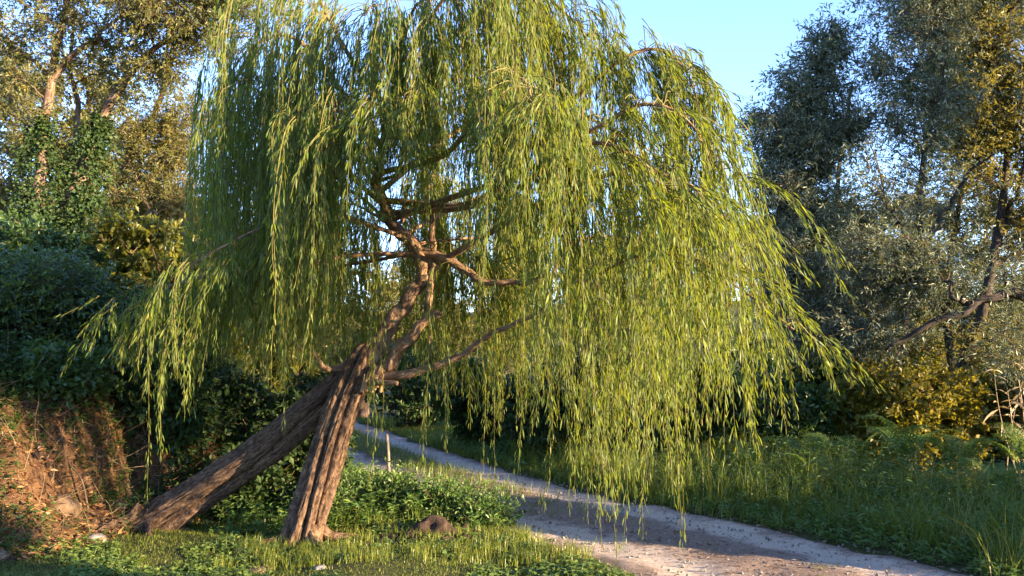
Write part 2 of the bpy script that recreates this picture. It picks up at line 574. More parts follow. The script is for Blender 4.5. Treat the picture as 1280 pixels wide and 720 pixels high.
# upright trunk: bundle of ropes, wider at the foot
m_ = MB()
P = wpath([(374, 690, 8.1), (384, 650, 8.1), (402, 590, 8.1), (424, 520, 8.1), (446, 465, 8.1), (462, 428, 8.1)], 170)
t = np.linspace(0, 1, 170)
tube(m_, P, (.160 + .062 * np.exp(-t / .07) - .034 * t) * np.sqrt(1.002 - t ** 10), 180, flute=flutes(41, .66, 8, .085))
m_.build('trunk', M['bark'], willow, base)
# the second trunk leans in from the left, behind the first
m_ = MB()
P2 = wpath([(150, 682, 8.75), (195, 652, 8.7), (255, 612, 8.62), (330, 562, 8.5), (400, 505, 8.4), (452, 452, 8.3)], 200)
t = np.linspace(0, 1, 200)
tube(m_, P2, (.180 + .10 * np.exp(-t / .10) - .048 * t) * np.sqrt(1.002 - t ** 12), 180, flute=flutes(77, .52, 4, .085))
m_.build('trunk', M['bark'], willow, base)
# knot where the trunks part
main = limb('branch', [(452, 470, 8.1), (470, 435, 8.1), (495, 395, 8.1), (520, 362, 8.1), (536, 338, 8.1)], .090, .056, 60, 36, fl=flutes(5, .2, 4, .07))
upper = limb('branch', [(530, 352, 8.1), (528, 325, 8.1), (512, 300, 8.12), (492, 280, 8.15), (474, 240, 8.2), (476, 195, 8.2), (492, 130, 8.1), (520, 50, 8.0), (550, -40, 7.95)], .075, .018, 80, 24, fl=flutes(6, .2, 4, .1))
stub = limb('broken_branch', [(466, 476, 8.0), (488, 452, 7.98), (515, 420, 7.95), (547, 392, 7.9)], .072, .040, 40, 24, fl=flutes(8, .22, 4, .12))
upr = limb('branch', [(538, 345, 8.1), (540, 315, 8.08), (541, 280, 8.05), (540, 250, 8.1)], .045, .02, 30)
fork = limb('branch', [(536, 430, 7.95), (534, 395, 8.0), (538, 355, 8.05), (545, 330, 8.05)], .028, .04, 30)
lowr = limb('branch', [(470, 468, 8.0), (500, 468, 7.95), (540, 460, 7.9), (566, 450, 7.85), (596, 430, 7.75), (628, 412, 7.6), (662, 396, 7.4), (700, 372, 7.2)], .045, .012, 50)
midr = limb('branch', [(524, 316, 8.1), (545, 318, 8.05), (570, 330, 7.95), (598, 350, 7.85), (630, 353, 7.75), (662, 353, 7.65), (690, 345, 7.5), (730, 352, 7.3)], .050, .010, 50)
lftstub = limb('broken_branch', [(452, 445, 8.15), (425, 458, 8.1), (405, 461, 8.05), (396, 447, 8.0), (388, 435, 8.0)], .040, .014, 26)
limb('broken_branch', [(462, 478, 7.95), (478, 478, 7.85), (496, 480, 7.8)], .036, .020, 16)
# roots at the two feet
for (px, py, Y), n_r in (((384, 662, 8.1), 5), ((185, 658, 8.7), 5)):
    c = W(px, py, Y)
    for k in range(n_r):
        a = 6.283 * k / n_r + rng.uniform(-.4, .4)
        L = rng.uniform(.28, .5)
        q = [c + np.array([math.cos(a) * f, math.sin(a) * f, 0]) for f in (.10, .2, .2 + L * .5, .2 + L)]
        for i_, dz in enumerate((.16, .06, .015, -.06)):
            q[i_][2] = float(gh(q[i_][0], q[i_][1])) + dz
        m_ = MB()
        tube(m_, spline(q, 16), np.linspace(.062, .018, 16), 12, flute=flutes(300 + k, .2, 3, .12))
        m_.build('root', M['bark'], willow, base)
# torn wood at the fork
m_ = MB()
for k in range(7):
    a = W(452 + 4 * k, 490 - 3 * (k % 3), 7.95)
    b = a + np.array([.02 + .03 * rng.uniform(), -.04 * rng.uniform(), .10 + .10 * rng.uniform()])
    tube(m_, spline([a, (a + b) / 2 + rng.normal(size=3) * .01, b], 6), np.linspace(.020, .004, 6), 5)
m_.build('torn_wood', M['wood'], willow, base)

hi = [(474, 240, 8.2), (476, 205, 8.2)]
LIMBS = [  # (path, r0, strands, first part of the path that carries strands, group of look)
    ([(476, 205, 8.2), (440, 130, 8.4), (370, 50, 8.6), (320, 55, 8.6), (285, 95, 8.6)], .05, 120, .30),
    ([(474, 240, 8.2), (410, 150, 8.0), (355, 95, 7.8), (310, 125, 7.7)], .045, 110, .30),
    ([(476, 195, 8.2), (430, 60, 8.0), (380, -30, 7.8), (330, -20, 7.8)], .04, 90, .30),
    ([(476, 195, 8.2), (470, 90, 8.0), (470, 10, 7.6), (455, 20, 7.2)], .035, 90, .35),
    ([(492, 130, 8.1), (505, 40, 7.8), (530, 0, 7.3), (540, 30, 6.9)], .035, 95, .30),
    ([(474, 240, 8.2), (430, 175, 7.9), (400, 140, 7.5), (385, 160, 7.3)], .035, 80, .35),
    ([(512, 300, 8.12), (500, 210, 7.7), (505, 130, 7.2), (520, 130, 6.9)], .030, 80, .45),
    ([(505, 295, 8.1), (470, 270, 8.6), (440, 255, 9.1), (420, 270, 9.4)], .030, 70, .35),
    ([(520, 310, 8.1), (530, 250, 8.7), (540, 220, 9.2), (550, 230, 9.6)], .030, 90, .35),
    ([(520, 310, 8.1), (570, 260, 8.7), (620, 240, 9.1), (660, 260, 9.4)], .030, 110, .35),
    ([(530, 330, 8.1), (560, 300, 8.6), (610, 300, 8.9), (640, 330, 9.0)], .025, 70, .35),
    ([(492, 280, 8.15), (440, 240, 8.5), (380, 230, 8.8), (330, 260, 8.9)], .030, 80, .35),
    ([(492, 130, 8.1), (570, 40, 7.8), (660, -10, 7.6), (715, 25, 7.5), (742, 70, 7.45)], .05, 115, .30),
    ([(536, 338, 8.1), (600, 250, 7.8), (690, 150, 7.5), (770, 80, 7.35), (820, 62, 7.3), (858, 90, 7.25), (878, 145, 7.2)], .05, 90, .50),
    ([(536, 338, 8.1), (620, 250, 7.6), (730, 170, 7.0), (805, 130, 6.8), (865, 155, 6.7), (893, 215, 6.6)], .045, 110, .45),
    ([(560, 322, 8.0), (650, 270, 7.4), (770, 215, 6.9), (860, 230, 6.7), (915, 290, 6.6), (940, 360, 6.6)], .045, 125, .40),
    ([(520, 305, 8.1), (560, 190, 7.3), (620, 110, 6.8), (655, 100, 6.4), (670, 140, 6.25)], .045, 110, .40),
    ([(536, 330, 8.1), (640, 220, 7.2), (735, 180, 6.6), (800, 200, 6.35), (840, 250, 6.3)], .045, 115, .42),
    ([(492, 130, 8.1), (540, 20, 7.8), (600, -40, 7.3), (640, -20, 7.0)], .04, 85, .35),
    ([(474, 240, 8.2), (580, 160, 9.1), (700, 140, 9.9), (800, 180, 10.3), (850, 230, 10.4)], .045, 85, .40),
    ([(476, 205, 8.2), (500, 120, 9.2), (530, 60, 10.1), (560, 90, 10.5)], .04, 70, .40),
    ([(474, 240, 8.2), (400, 190, 9.1), (330, 165, 9.9), (290, 190, 10.1)], .04, 80, .40),
    ([(505, 295, 8.1), (430, 320, 8.0), (340, 345, 7.8), (270, 345, 7.6), (215, 358, 7.55), (148, 395, 7.5)], .040, 95, .45),
    ([(498, 288, 8.1), (420, 270, 7.6), (345, 280, 7.4), (280, 308, 7.2), (218, 345, 7.15)], .035, 80, .40),
    ([(505, 295, 8.1), (440, 330, 8.6), (360, 340, 9.2), (300, 350, 9.4)], .03, 45, .40),
    ([(730, 352, 7.3), (800, 320, 6.9), (870, 325, 6.7), (940, 372, 6.6), (992, 412, 6.6)], .02, 75, .20),
    ([(690, 345, 7.5), (720, 300, 8.4), (790, 300, 9.0), (880, 330, 9.2)], .02, 45, .2),
    ([(470, 300, 8.1), (450, 200, 7.4), (420, 130, 7.1), (420, 150, 6.9)], .035, 60, .4),
]
# lowest reach of the strands across the crown (height above ground against the place under the crown)
ENV = np.array([(95, 470), (110, 500), (150, 510), (205, 565), (215, 565), (240, 500), (300, 510), (345, 535), (375, 500), (420, 500), (460, 590), (475, 605), (500, 560), (560, 590), (620, 600), (680, 590), (700, 620),
                (735, 690), (760, 690), (780, 690), (795, 640), (850, 650), (865, 610), (885, 570), (915, 600), (950, 595), (985, 580), (1005, 520), (1030, 530), (1060, 520)], float)

strand_leaf, strand_stem = MB(), MB()
n_leaf = 0


def strand(S, out, length, sway, lt, spread=1.0, lsz=1.0):
    """one hanging withe with its leaves; S start, out horizontal outward offset vector, sway total drift"""
    global n_leaf
    nseg = max(8, int(length / .11))
    s = np.linspace(0, length, nseg)
    a = 1 - np.exp(-s / .42)
    hang = s - .42 * (1 - np.exp(-s / .42)) * .62
    P = S + out * a[:, None] + sway * ((s / length) ** 1.6)[:, None]
    P[:, 2] = S[2] + .08 * a * (np.linalg.norm(out) > .25) - hang
    w = np.stack([vnoise(s * 1.7 + rng.uniform(0, 50), 0, seed=3), vnoise(s * 1.7 + rng.uniform(0, 50), 0, seed=4), s * 0], -1) * .04
    P = P + w * (s / length)[:, None]
    P[:, 2] = np.maximum(P[:, 2], gh(P[:, 0], P[:, 1]) + .03)
    tube(strand_stem, P, np.linspace(.0042, .0014, nseg), 3, cap=False, smooth=True)
    # side withes: leaves sit on the main strand and on short side shoots
    k = int(length / rng.uniform(.016, .025))
    st = np.sort(rng.uniform(.02 if rng.uniform() < .75 else .3, 1, k)) * length
    q = np.stack([np.interp(st, s, P[:, c]) for c in range(3)], -1)
    tg = np.stack([np.interp(st, s, np.gradient(P[:, c], s)) for c in range(3)], -1)
    az = rng.uniform(0, 2 * np.pi, k)
    hd = np.stack([np.cos(az), np.sin(az), np.zeros(k)], -1)
    off = np.abs(rng.normal(0, .018, k))[:, None]
    D = nrm(tg) * 1.0 + hd * rng.uniform(.08, .50, k)[:, None] * spread
    L = rng.uniform(.044, .098, k) * lsz * rng.uniform(.8, 1.15) * (1 - .35 * (st / length) ** 3)
    leaves6(strand_leaf, q + hd * off, D, rdir(k) + hd * .6, L, L * rng.uniform(.10, .15, k), np.clip(lt + rng.normal(0, .16, k), 0, 1), droop=rng.uniform(.05, .3))
    n_leaf += k


axis0 = W(500, 290, 8.1)
order = sorted(range(len(LIMBS)), key=lambda k: -LIMBS[k][0][2][1])
START = {k: upper[int(12 + 50 * j / len(order))] for j, k in enumerate(order)}


def px_of(p):
    d = p - CAM
    yc = d[1] * math.cos(PITCH) + d[2] * math.sin(PITCH)
    zc = d[2] * math.cos(PITCH) - d[1] * math.sin(PITCH)
    return (640 + F_PX * d[0] / yc, 360 - F_PX * zc / yc, d[1])


for li, (pts, r0, ns, t0) in enumerate(LIMBS):
    if pts[0][0] < 540:
        pts = [px_of(START[li])] + pts[1:]
    P = limb('branch', pts, r0 * .66, .005, 46, 10)
    for _ in range(int(ns * (.92 if pts[-1][0] > 560 else .62))):
        t = t0 + (1 - t0) * rng.uniform() ** .8
        f = t * (len(P) - 1)
        i = min(int(f), len(P) - 2)
        c = P[i] * (1 - f + i) + P[i + 1] * (f - i)
        az = rng.uniform(0, 2 * np.pi)
        tw = np.array([math.cos(az) * .75, math.sin(az), 0]) * (rng.uniform() ** .7) * (.36 if pts[-1][0] < 260 else .38 if pts[-1][0] > 860 else .56)
        S = c + tw + np.array([0, 0, rng.normal(0, .07) - .25 * np.linalg.norm(tw)])
        radial = S - axis0
        radial[2] = 0
        rr = np.linalg.norm(radial)
        d = radial / max(rr, .2)
        out = (d * rng.uniform(.04, .30) + np.array([rng.normal(), rng.normal(), 0]) * .08)
        # twig that carries the strand
        if rng.uniform() < .3:
            tube(strand_stem, spline([c, (c + S) / 2 + [0, 0, .06], S], 5), np.linspace(.0045, .0034, 5), 4, cap=False)
        e = S + out
        pxe = 640 + F_PX * e[0] / max(e[1], 3)
        ye = np.interp(pxe, ENV[:, 0], ENV[:, 1])
        zb = W(pxe, ye, 7.3)[2] + rng.exponential(.33) + (.25 if e[1] > 9 else 0) + (.25 if len(pts) > 6 else 0)
        if rng.uniform() < .25: zb += rng.uniform(0, 1.4)
        if 520 < pxe < 690 and rng.uniform() < .5: zb += rng.uniform(.1, .7)
        if e[1] < 8.05 and 425 < pxe < 650:      # the open hollow round the fork
            zb = max(zb, W(pxe, 225 + 110 * rng.uniform() ** 2 + (90 if pxe > 590 or pxe < 455 else 0), e[1])[2])
            if S[2] - zb < .35 and rng.uniform() < .85:
                continue
        q = .454 * e[0] + .89 * e[1]
        if e[0] > -.7 and 6.0 < q < 7.1 and rng.uniform() < .90:   # thin wedge where the low sun reaches the fork
            zb = max(zb, 2.5 + .195 * (e[0] + 1) + rng.uniform(0, .7))
            if S[2] - zb < .35 and rng.uniform() < .85:
                continue
        if e[0] > -1 and 4.9 < q < 5.95 and rng.uniform() < .6:
            zb = max(zb, .95 + .195 * (e[0] + 4.3) + rng.uniform(0, .4))
        if pxe < 260:
            out = out * .5
        length = S[2] - zb
        if length < .35:
            length = rng.uniform(.35, .8)
        length = min(length, rng.uniform(2.6, 4.4))
        swx = .10 * rng.normal() + (.26 * sstep(880, 980, pxe) - .0 * sstep(300, 150, pxe)) * min(1.2, length / 1.5)
        tone = .42 + .15 * rng.normal()
        for c_ in range(int(rng.choice([1, 2, 3], p=[.35, .4, .25]))):
            o_ = np.array([rng.normal() * .035, rng.normal() * .035, rng.normal() * .03]) * (c_ > 0)
            strand(S + o_, out * (1 + .15 * rng.normal() * (c_ > 0)), length * (1 if c_ == 0 else rng.uniform(.55, 1.0)), np.array([swx + .04 * rng.normal(), .06 * rng.normal(), 0]), tone + .06 * rng.normal())
# bare dead twigs about the fork
for _ in range(46):
    i = rng.integers(8, 44)
    c = upper[i] if rng.uniform() < .7 else midr[rng.integers(2, 30)]
    d = nrm(rng.normal(size=3) + np.array([.2, -.3, .1])) * rng.uniform(.15, .55)
    tube(strand_stem, spline([c, c + d * .6 + rng.normal(size=3) * .05, c + d + np.array([0, 0, -.12])], 7), np.linspace(.006, .0015, 7), 4, cap=False)
# a few long thin tendrils nearly touch the ground, and shoots on the low branches
for px, y0, y1, Y in [(735, 520, 655, 6.4), (733, 560, 690, 6.4), (770, 520, 690, 6.2), (774, 540, 680, 6.2), (772, 500, 650, 6.25), (695, 520, 640, 6.6), (840, 520, 690, 6.3), (845, 540, 660, 6.35), (805, 520, 668, 6.3),
                      (468, 470, 605, 7.6), (462, 480, 560, 7.7), (486, 480, 560, 7.7), (212, 430, 580, 7.3), (206, 420, 570, 7.3), (347, 420, 540, 7.0), (193, 470, 620, 7.5),
                      (648, 470, 590, 6.9), (545, 470, 580, 7.3), (560, 470, 600, 7.2), (600, 470, 590, 7.1), (620, 460, 600, 7.0)]:
    S = W(px + rng.normal() * 2, y0 - 140, Y)
    E = W(px, y1, Y)
    strand(S, np.array([.05 * rng.normal(), .05 * rng.normal(), 0]), float(S[2] - E[2]) + .25, np.array([.03 * rng.normal(), 0, 0]), .42, .8)
for P, k0, cnt in ((lowr, 20, 9), (midr, 18, 12), (stub, 30, 5)):
    for _ in range(cnt):
        c = P[rng.integers(k0, len(P))]
        strand(c, np.array([rng.normal() * .12, rng.normal() * .12, 0]), rng.uniform(.3, .9), np.zeros(3), .5)
strand_leaf.build('crown', M['willow'], willow, base)
strand_stem.build('withe', M['withe'], willow, base)
print('willow leaves', n_leaf)


# ------------------------------------------------------------------ other trees and bushes
def bez(a, c, b, n):
    t = np.linspace(0, 1, n)[:, None]
    return a * (1 - t) ** 2 + 2 * c * t * (1 - t) + b * t * t


def in_blob(r, blob, inner=0.0):
    c, rad = np.asarray(blob[0], float), np.asarray(blob[1], float)
    v = nrm(r.normal(size=3))
    return c + v * rad * (inner + (1 - inner) * r.uniform() ** (1 / 3))


class Crown:
    """limbs, twigs and leaf sprays reaching into a set of ellipsoids; one mesh, slot 0 leaves, slot 1 twigs"""

    def __init__(self, seed, nodes, leaf, L, Wr, droop=.2, tint=.5, tsd=.18, spray=(4, 12), spray_len=.42, k6=False):
        self.r = np.random.default_rng(seed)
        self.mb = MB()
        self.nodes = [np.asarray(p) for p in nodes]     # (x,y,z,r)
        self.o = dict(L=L, Wr=Wr, droop=droop, tint=tint, tsd=tsd, spray=spray, sl=spray_len, k6=k6)

    def _connect(self, tgt, nd):
        d = np.linalg.norm(nd[:, :3] - tgt, axis=1)
        pen = np.maximum(nd[:, 2] - (tgt[2] - .35 * d), 0) * 1.2
        return nd[np.argmin(d + pen)]

    def grow(self, blobs, n_limb, n_twig, rmax=.06):
        r, o = self.r, self.o
        w = np.array([np.prod(b[1]) ** .8 * (b[2] if len(b) > 2 else 1) for b in blobs])
        w = w / w.sum()
        nd = np.array(self.nodes)
        for _ in range(n_limb):
            b = blobs[r.choice(len(blobs), p=w)]
            tgt = in_blob(r, b)
            a = self._connect(tgt, nd)
            L = np.linalg.norm(tgt - a[:3])
            if L < .25: continue
            c = a[:3] + (tgt - a[:3]) * .45 + np.array([0, 0, .22 * L]) + r.normal(size=3) * .08 * L
            P = bez(a[:3], c, tgt, 12)
            P[1:] += r.normal(size=(11, 3)) * .018 * L
            rad = np.linspace(min(a[3] * .6, .010 + .013 * L, rmax), .007, 12)
            tube(self.mb, P, rad, 6, 1)
            nd = np.vstack([nd, np.column_stack([P[3:], rad[3:]])])
        B, D = [], []
        for _ in range(n_twig):
            b = blobs[r.choice(len(blobs), p=w)]
            tgt = in_blob(r, b, .25)
            a = self._connect(tgt, nd)
            L = np.linalg.norm(tgt - a[:3])
            if L < .05: continue
            c = (a[:3] + tgt) / 2 + np.array([0, 0, .12 * L]) + r.normal(size=3) * .1 * L
            P = bez(a[:3], c, tgt, 7)
            tube(self.mb, P, np.linspace(min(.008, a[3]), .003, 7), 4, 1, cap=False)
            ns = o['spray'][0] + r.integers(0, 3)
            tt = 1 - r.uniform(0, min(1, .8 / max(L, .1)), ns)
            tt[0] = 1
            for t in tt:
                s0 = np.array([np.interp(t, np.linspace(0, 1, 7), P[:, k]) for k in range(3)])
                dv = nrm(tgt - a[:3]) * .5 + nrm(r.normal(size=3)) * .9
                dv[2] -= o['droop']
                B.append(s0)
                D.append(nrm(dv) * o['sl'] * r.uniform(.5, 1.2))
        B, D = np.array(B), np.array(D)
        nl = o['spray'][1]
        n = len(B)
        t = r.uniform(0, 1, (n, nl))
        q = B[:, None] + D[:, None] * t[..., None]
        q[..., 2] -= o['droop'] * o['sl'] * .5 * t ** 2
        q = q.reshape(-1, 3) + r.normal(size=(n * nl, 3)) * .012
        # the shoot of each spray
        E = B + D
        E[:, 2] -= o['droop'] * o['sl'] * .5
        u = nrm(np.cross(D, r.normal(size=(n, 3)))) * .003
        V = np.stack([B - u, B + u, E], 1).reshape(-1, 3)
        self.mb.add(V, None, np.arange(3 * n).reshape(-1, 3), .5, 1)
        dl = nrm(np.repeat(D, nl, 0)) * .7 + rdir(n * nl, r) * .8
        dl[:, 2] -= o['droop']
        L = r.uniform(.65, 1.3, n * nl) * o['L']
        tint = np.repeat(r.normal(o['tint'], o['tsd'] * .6, n), nl) + r.normal(0, o['tsd'], n * nl)
        nv = rdir(n * nl, r) + np.array([0, 0, .15])
        if o['k6']:
            leaves6(self.mb, q, dl, nv, L, L * o['Wr'], np.clip(tint, 0, 1), 0)
        else:
            leaves4(self.mb, q, dl, nv, L, L * o['Wr'], np.clip(tint, 0, 1), 0)
        self.nd = nd
        return self


def trunk_nodes(P, r):
    return np.column_stack([P, np.broadcast_to(r, len(P))])


def pblob(px, py, Y, rx, rz, ry=None, w=1):
    """crown ellipsoid from photo pixels: centre, half width and half height in pixels"""
    s = Y / F_PX
    return (W(px, py, Y), (rx * s, (ry if ry else rx * s), rz * s), w)


def tree(name, label, cat, seed, trunks, blobs, n_limb, n_twig, leaf, bark, L, Wr, group=None, sides=12, ivy=None, branches=(), **kw):
    """trunks: list of (px path, r0, r1); the first trunk's foot is the tree's base"""
    b0 = W(*trunks[0][0][0])
    b = np.array([b0[0], b0[1], float(gh(b0[0], b0[1]))])
    root = empty(name, b, label, cat, group)
    nodes = []
    for k, (pts, r0, r1) in enumerate(list(trunks) + list(branches)):
        P = spline([W(*p) for p in pts], 40)
        if k == 0 and P[0, 2] > b[2] - .1:
            P[0, 2] = b[2] - .1
        P[1:] += np.stack([vnoise(np.arange(39) * .3, 2, seed=seed + k * 7 + j) for j in range(3)], -1) * .05
        r = np.linspace(r0, r1, 40) + (.35 * r0 * np.exp(-np.arange(40) / 3.0) if k < len(trunks) else 0)
        m2 = MB()
        tube(m2, P, r, sides, flute=flutes(seed + k, .12, 4, .10))
        m2.build('trunk' if k < len(trunks) else 'branch', M[bark], root, b)
        nodes.append(trunk_nodes(P[6:], r[6:]))
    c = Crown(seed, np.vstack(nodes), leaf, L, Wr, **kw).grow(blobs, n_limb, n_twig)
    c.mb.build('crown', [M[leaf], M['twig']], root, b)
    if ivy:
        m3, r_ = MB(), np.random.default_rng(seed + 99)
        for pts, rad, n_ in ivy:
            P = spline([W(*p) for p in pts], 60)
            i = r_.integers(0, 60, n_)
            va = r_.uniform(0, 6.283, n_)
            prof = np.interp(i, [0, 20, 45, 59], [rad * .9, rad * .9, rad * .6, rad * .15]) * np.maximum(.15, 1 + 1.15 * fbm(np.cos(va) * 1.3, np.sin(va) * 1.3, i * .16, seed=seed))
            v = nrm(np.stack([np.cos(va), np.sin(va), r_.normal(0, .4, n_)], -1))
            q = P[i] + v * (prof * (.45 + .6 * r_.uniform(size=n_) ** .5))[:, None]
            q[:, 2] += r_.normal(0, .12, n_)
            LL = r_.uniform(.045, .095, n_)
            leaves4(m3, q, v + rdir(n_, r_) * .8 + [0, 0, -.5], v + rdir(n_, r_) * .5, LL, LL * .8, np.clip(r_.normal(.45, .2, n_), 0, 1))
        m3.build('ivy', M['ivy'], root, b)
    return root


def copy_tree(o, loc, rz, label, group=None, sc=1.0):
    c = o.copy()
    col.objects.link(c)
    c.location = [float(v) for v in loc]
    c.rotation_euler = (0, 0, rz)
    c.scale = (sc, sc, sc)
    c['label'] = label
    if group: c['group'] = group
    for ch in list(o.children):
        d = ch.copy()
        col.objects.link(d)
        d.parent = c
        d.matrix_parent_inverse.identity()
    return c


# --- left: ivy-clad trees on top of the bank
left_a = tree('ivy_clad_tree', 'tall thin forked tree at the far left rising out of dark ivy', 'tree', 101,
     [([(48, 345, 16), (46, 260, 16), (52, 180, 16), (62, 105, 16), (74, 50, 16), (92, -30, 16), (100, -130, 16)], .12, .04)],
     [pblob(20, 110, 16, 60, 45), pblob(10, 20, 16, 70, 50), pblob(85, 40, 16, 60, 50), pblob(150, 15, 16, 60, 40), pblob(80, -80, 16, 120, 70), pblob(-60, 60, 16, 70, 110), pblob(15, 190, 16.5, 35, 30, w=.6)],
     18, 560, 'gold', 'rbark', .075, .34, ivy=[([(48, 345, 16), (46, 260, 16), (50, 190, 16), (55, 150, 16)], .40, 3600), ([(40, 350, 15.8), (30, 300, 15.8), (48, 265, 15.8)], .55, 2600)],
     branches=[([(62, 105, 16), (85, 75, 15.9), (115, 52, 15.8), (140, 32, 15.7), (175, 10, 15.6)], .07, .02)], spray=(5, 13), tint=.55)
tree('ivy_clad_tree', 'leaning ivy-clad tree with a long limb slanting up towards the willow', 'tree', 102,
     [([(82, 340, 16.5), (92, 260, 16.5), (108, 195, 16.5), (135, 135, 16.3), (165, 92, 16.2), (205, 52, 16), (262, 30, 15.8)], .15, .03),
      ([(95, 250, 16.5), (98, 190, 16.6), (98, 140, 16.7), (92, 80, 16.8), (95, 0, 16.8)], .08, .025)],
     [pblob(200, 25, 16, 85, 40), pblob(265, 20, 15.8, 60, 50), pblob(190, 100, 16.2, 40, 35), pblob(140, 90, 16.6, 35, 45), pblob(240, 90, 16.2, 45, 40, w=.7), pblob(180, -60, 16, 120, 60), pblob(320, -20, 15.6, 60, 50)],
     20, 620, 'gold', 'rbark', .075, .34, ivy=[([(82, 340, 16.4), (94, 260, 16.4), (108, 200, 16.4), (128, 150, 16.3)], .52, 4600), ([(110, 345, 16.2), (118, 300, 16.2), (105, 250, 16.2)], .65, 3800)], spray=(5, 13), tint=.5)
tree('pale_leaved_tree', 'airy pale-leaved tree behind the ivy-clad pair, beside the willow\'s upper left side', 'tree', 103,
     [([(118, 350, 18), (138, 262, 18), (152, 215, 18), (178, 165, 18), (200, 130, 18), (215, 60, 18)], .15, .03)],
     [pblob(190, 175, 18, 50, 40), pblob(215, 215, 18, 45, 40), pblob(160, 245, 18, 40, 30, w=.6), pblob(230, 150, 18, 40, 40), pblob(215, 265, 18, 50, 28)],
     14, 480, 'gold', 'rbark', .075, .30, branches=[([(160, 292, 17.6), (185, 264, 17.5), (200, 280, 17.3), (222, 292, 17.2), (252, 302, 17)], .05, .015), ([(185, 264, 17.5), (178, 238, 17.6), (165, 215, 17.7)], .03, .012)], spray=(5, 12), tint=.65)
tree('round_crowned_tree', 'golden-green tree low behind the left side of the willow crown', 'tree', 104,
     [([(235, 400, 19), (240, 340, 19), (250, 280, 19), (262, 210, 19)], .14, .03)],
     [pblob(235, 330, 19, 75, 50), pblob(190, 330, 18.5, 50, 45), pblob(290, 330, 19, 60, 55), pblob(250, 270, 19, 50, 30)],
     14, 420, 'gold', 'rbark', .09, .42, spray=(5, 12), tint=.45)
tree('round_crowned_tree', 'sunlit yellow-green tree far behind the fork of the willow trunks', 'tree', 107,
     [([(455, 470, 25), (455, 430, 25), (450, 390, 25), (445, 350, 25)], .14, .03)],
     [pblob(450, 370, 25, 75, 55), pblob(385, 385, 25, 60, 45), pblob(520, 385, 25, 60, 45), pblob(455, 430, 25, 90, 35), pblob(330, 400, 25, 50, 40), pblob(590, 410, 25, 60, 40)],
     14, 520, 'gold', 'rbark', .11, .42, spray=(5, 12), tint=.5)
tree('golden_tree', 'airy golden tree behind the ivy-clad pair, filling the gap between their stems', 'tree', 108,
     [([(105, 380, 23), (105, 300, 23), (110, 200, 23), (112, 100, 23)], .13, .03)],
     [pblob(100, 130, 23, 60, 60), pblob(60, 180, 23, 55, 50), pblob(150, 190, 23, 55, 60), pblob(105, 240, 23, 70, 45), pblob(40, 260, 23, 60, 35), pblob(190, 250, 23, 50, 45), pblob(150, 90, 23, 50, 50, w=.6), pblob(30, 100, 23, 50, 50, w=.6)],
     16, 620, 'gold', 'rbark', .10, .40, spray=(5, 12), tint=.62)
tree('slender_tree', 'slender yellowish tree cut by the left edge of the photo, beyond the ivy', 'tree', 105,
     [([(-55, 330, 20), (-50, 240, 20), (-40, 150, 20), (-30, 40, 20)], .15, .04)],
     [pblob(-20, 210, 20, 60, 35), pblob(0, 130, 20, 50, 50), pblob(-40, 60, 20, 70, 60), pblob(10, 250, 20, 40, 25, w=.6)],
     14, 420, 'gold', 'rbark', .09, .36, spray=(5, 12), tint=.7)

# --- right: the silver-leaved trees along the track
right_main = tree('silver_leaved_tree', 'tall silver-leaved tree with a thin pale trunk over the yellow bush, right of the willow', 'tree', 201,
     [([(1130, 605, 12.6), (1126, 530, 12.6), (1121, 450, 12.6), (1130, 395, 12.6), (1146, 320, 12.7), (1152, 250, 12.8), (1165, 150, 12.9), (1180, 40, 13), (1190, -80, 13)],   .085, .02)],
     [pblob(1130, 60, 12.9, 65, 50), pblob(1100, 120, 12.8, 50, 45, w=.6), pblob(1165, 140, 12.8, 55, 55), pblob(1090, 210, 12.6, 50, 45, w=.5), pblob(1150, 230, 12.6, 50, 40, w=.5), pblob(1085, 320, 12.2, 60, 40), pblob(1140, 330, 12.2, 60, 40, w=1.2),
      pblob(1060, 400, 12.3, 60, 40), pblob(1110, 420, 12.2, 45, 30), pblob(1190, -60, 13, 110, 60), pblob(1120, 0, 13, 50, 45), pblob(1180, 20, 13, 50, 45)],
     30, 820, 'silver', 'dbark', .072, .26, branches=[([(1146, 320, 12.7), (1175, 270, 12.9), (1205, 230, 13), (1240, 190, 13)], .05, .015), ([(1148, 330, 12.7), (1130, 290, 12.6), (1105, 255, 12.5)], .04, .012)], spray=(5, 13), tint=.5, tsd=.22)
tree('slender_silver_tree', 'slender open tree with a bent dark stem against the sky beside the willow', 'tree', 202,
     [([(1072, 590, 13.5), (1068, 480, 13.5), (1052, 380, 13.5), (1034, 342, 13.5), (1012, 300, 13.5), (1000, 240, 13.5), (1004, 160, 13.5), (1022, 90, 13.5), (1045, 25, 13.5)], .065, .012)],
     [pblob(1040, 60, 13.5, 28, 40), pblob(1000, 110, 13.5, 38, 38), pblob(965, 165, 13.5, 42, 32), pblob(1005, 190, 13.5, 45, 45), pblob(975, 240, 13.5, 40, 40), pblob(1010, 280, 13.4, 45, 35), pblob(1045, 150, 13.5, 35, 50), pblob(985, 330, 13.2, 40, 40), pblob(1010, 400, 13, 45, 45)],
     26, 850, 'silver', 'dbark', .085, .24, spray=(5, 11), tint=.42, tsd=.2)
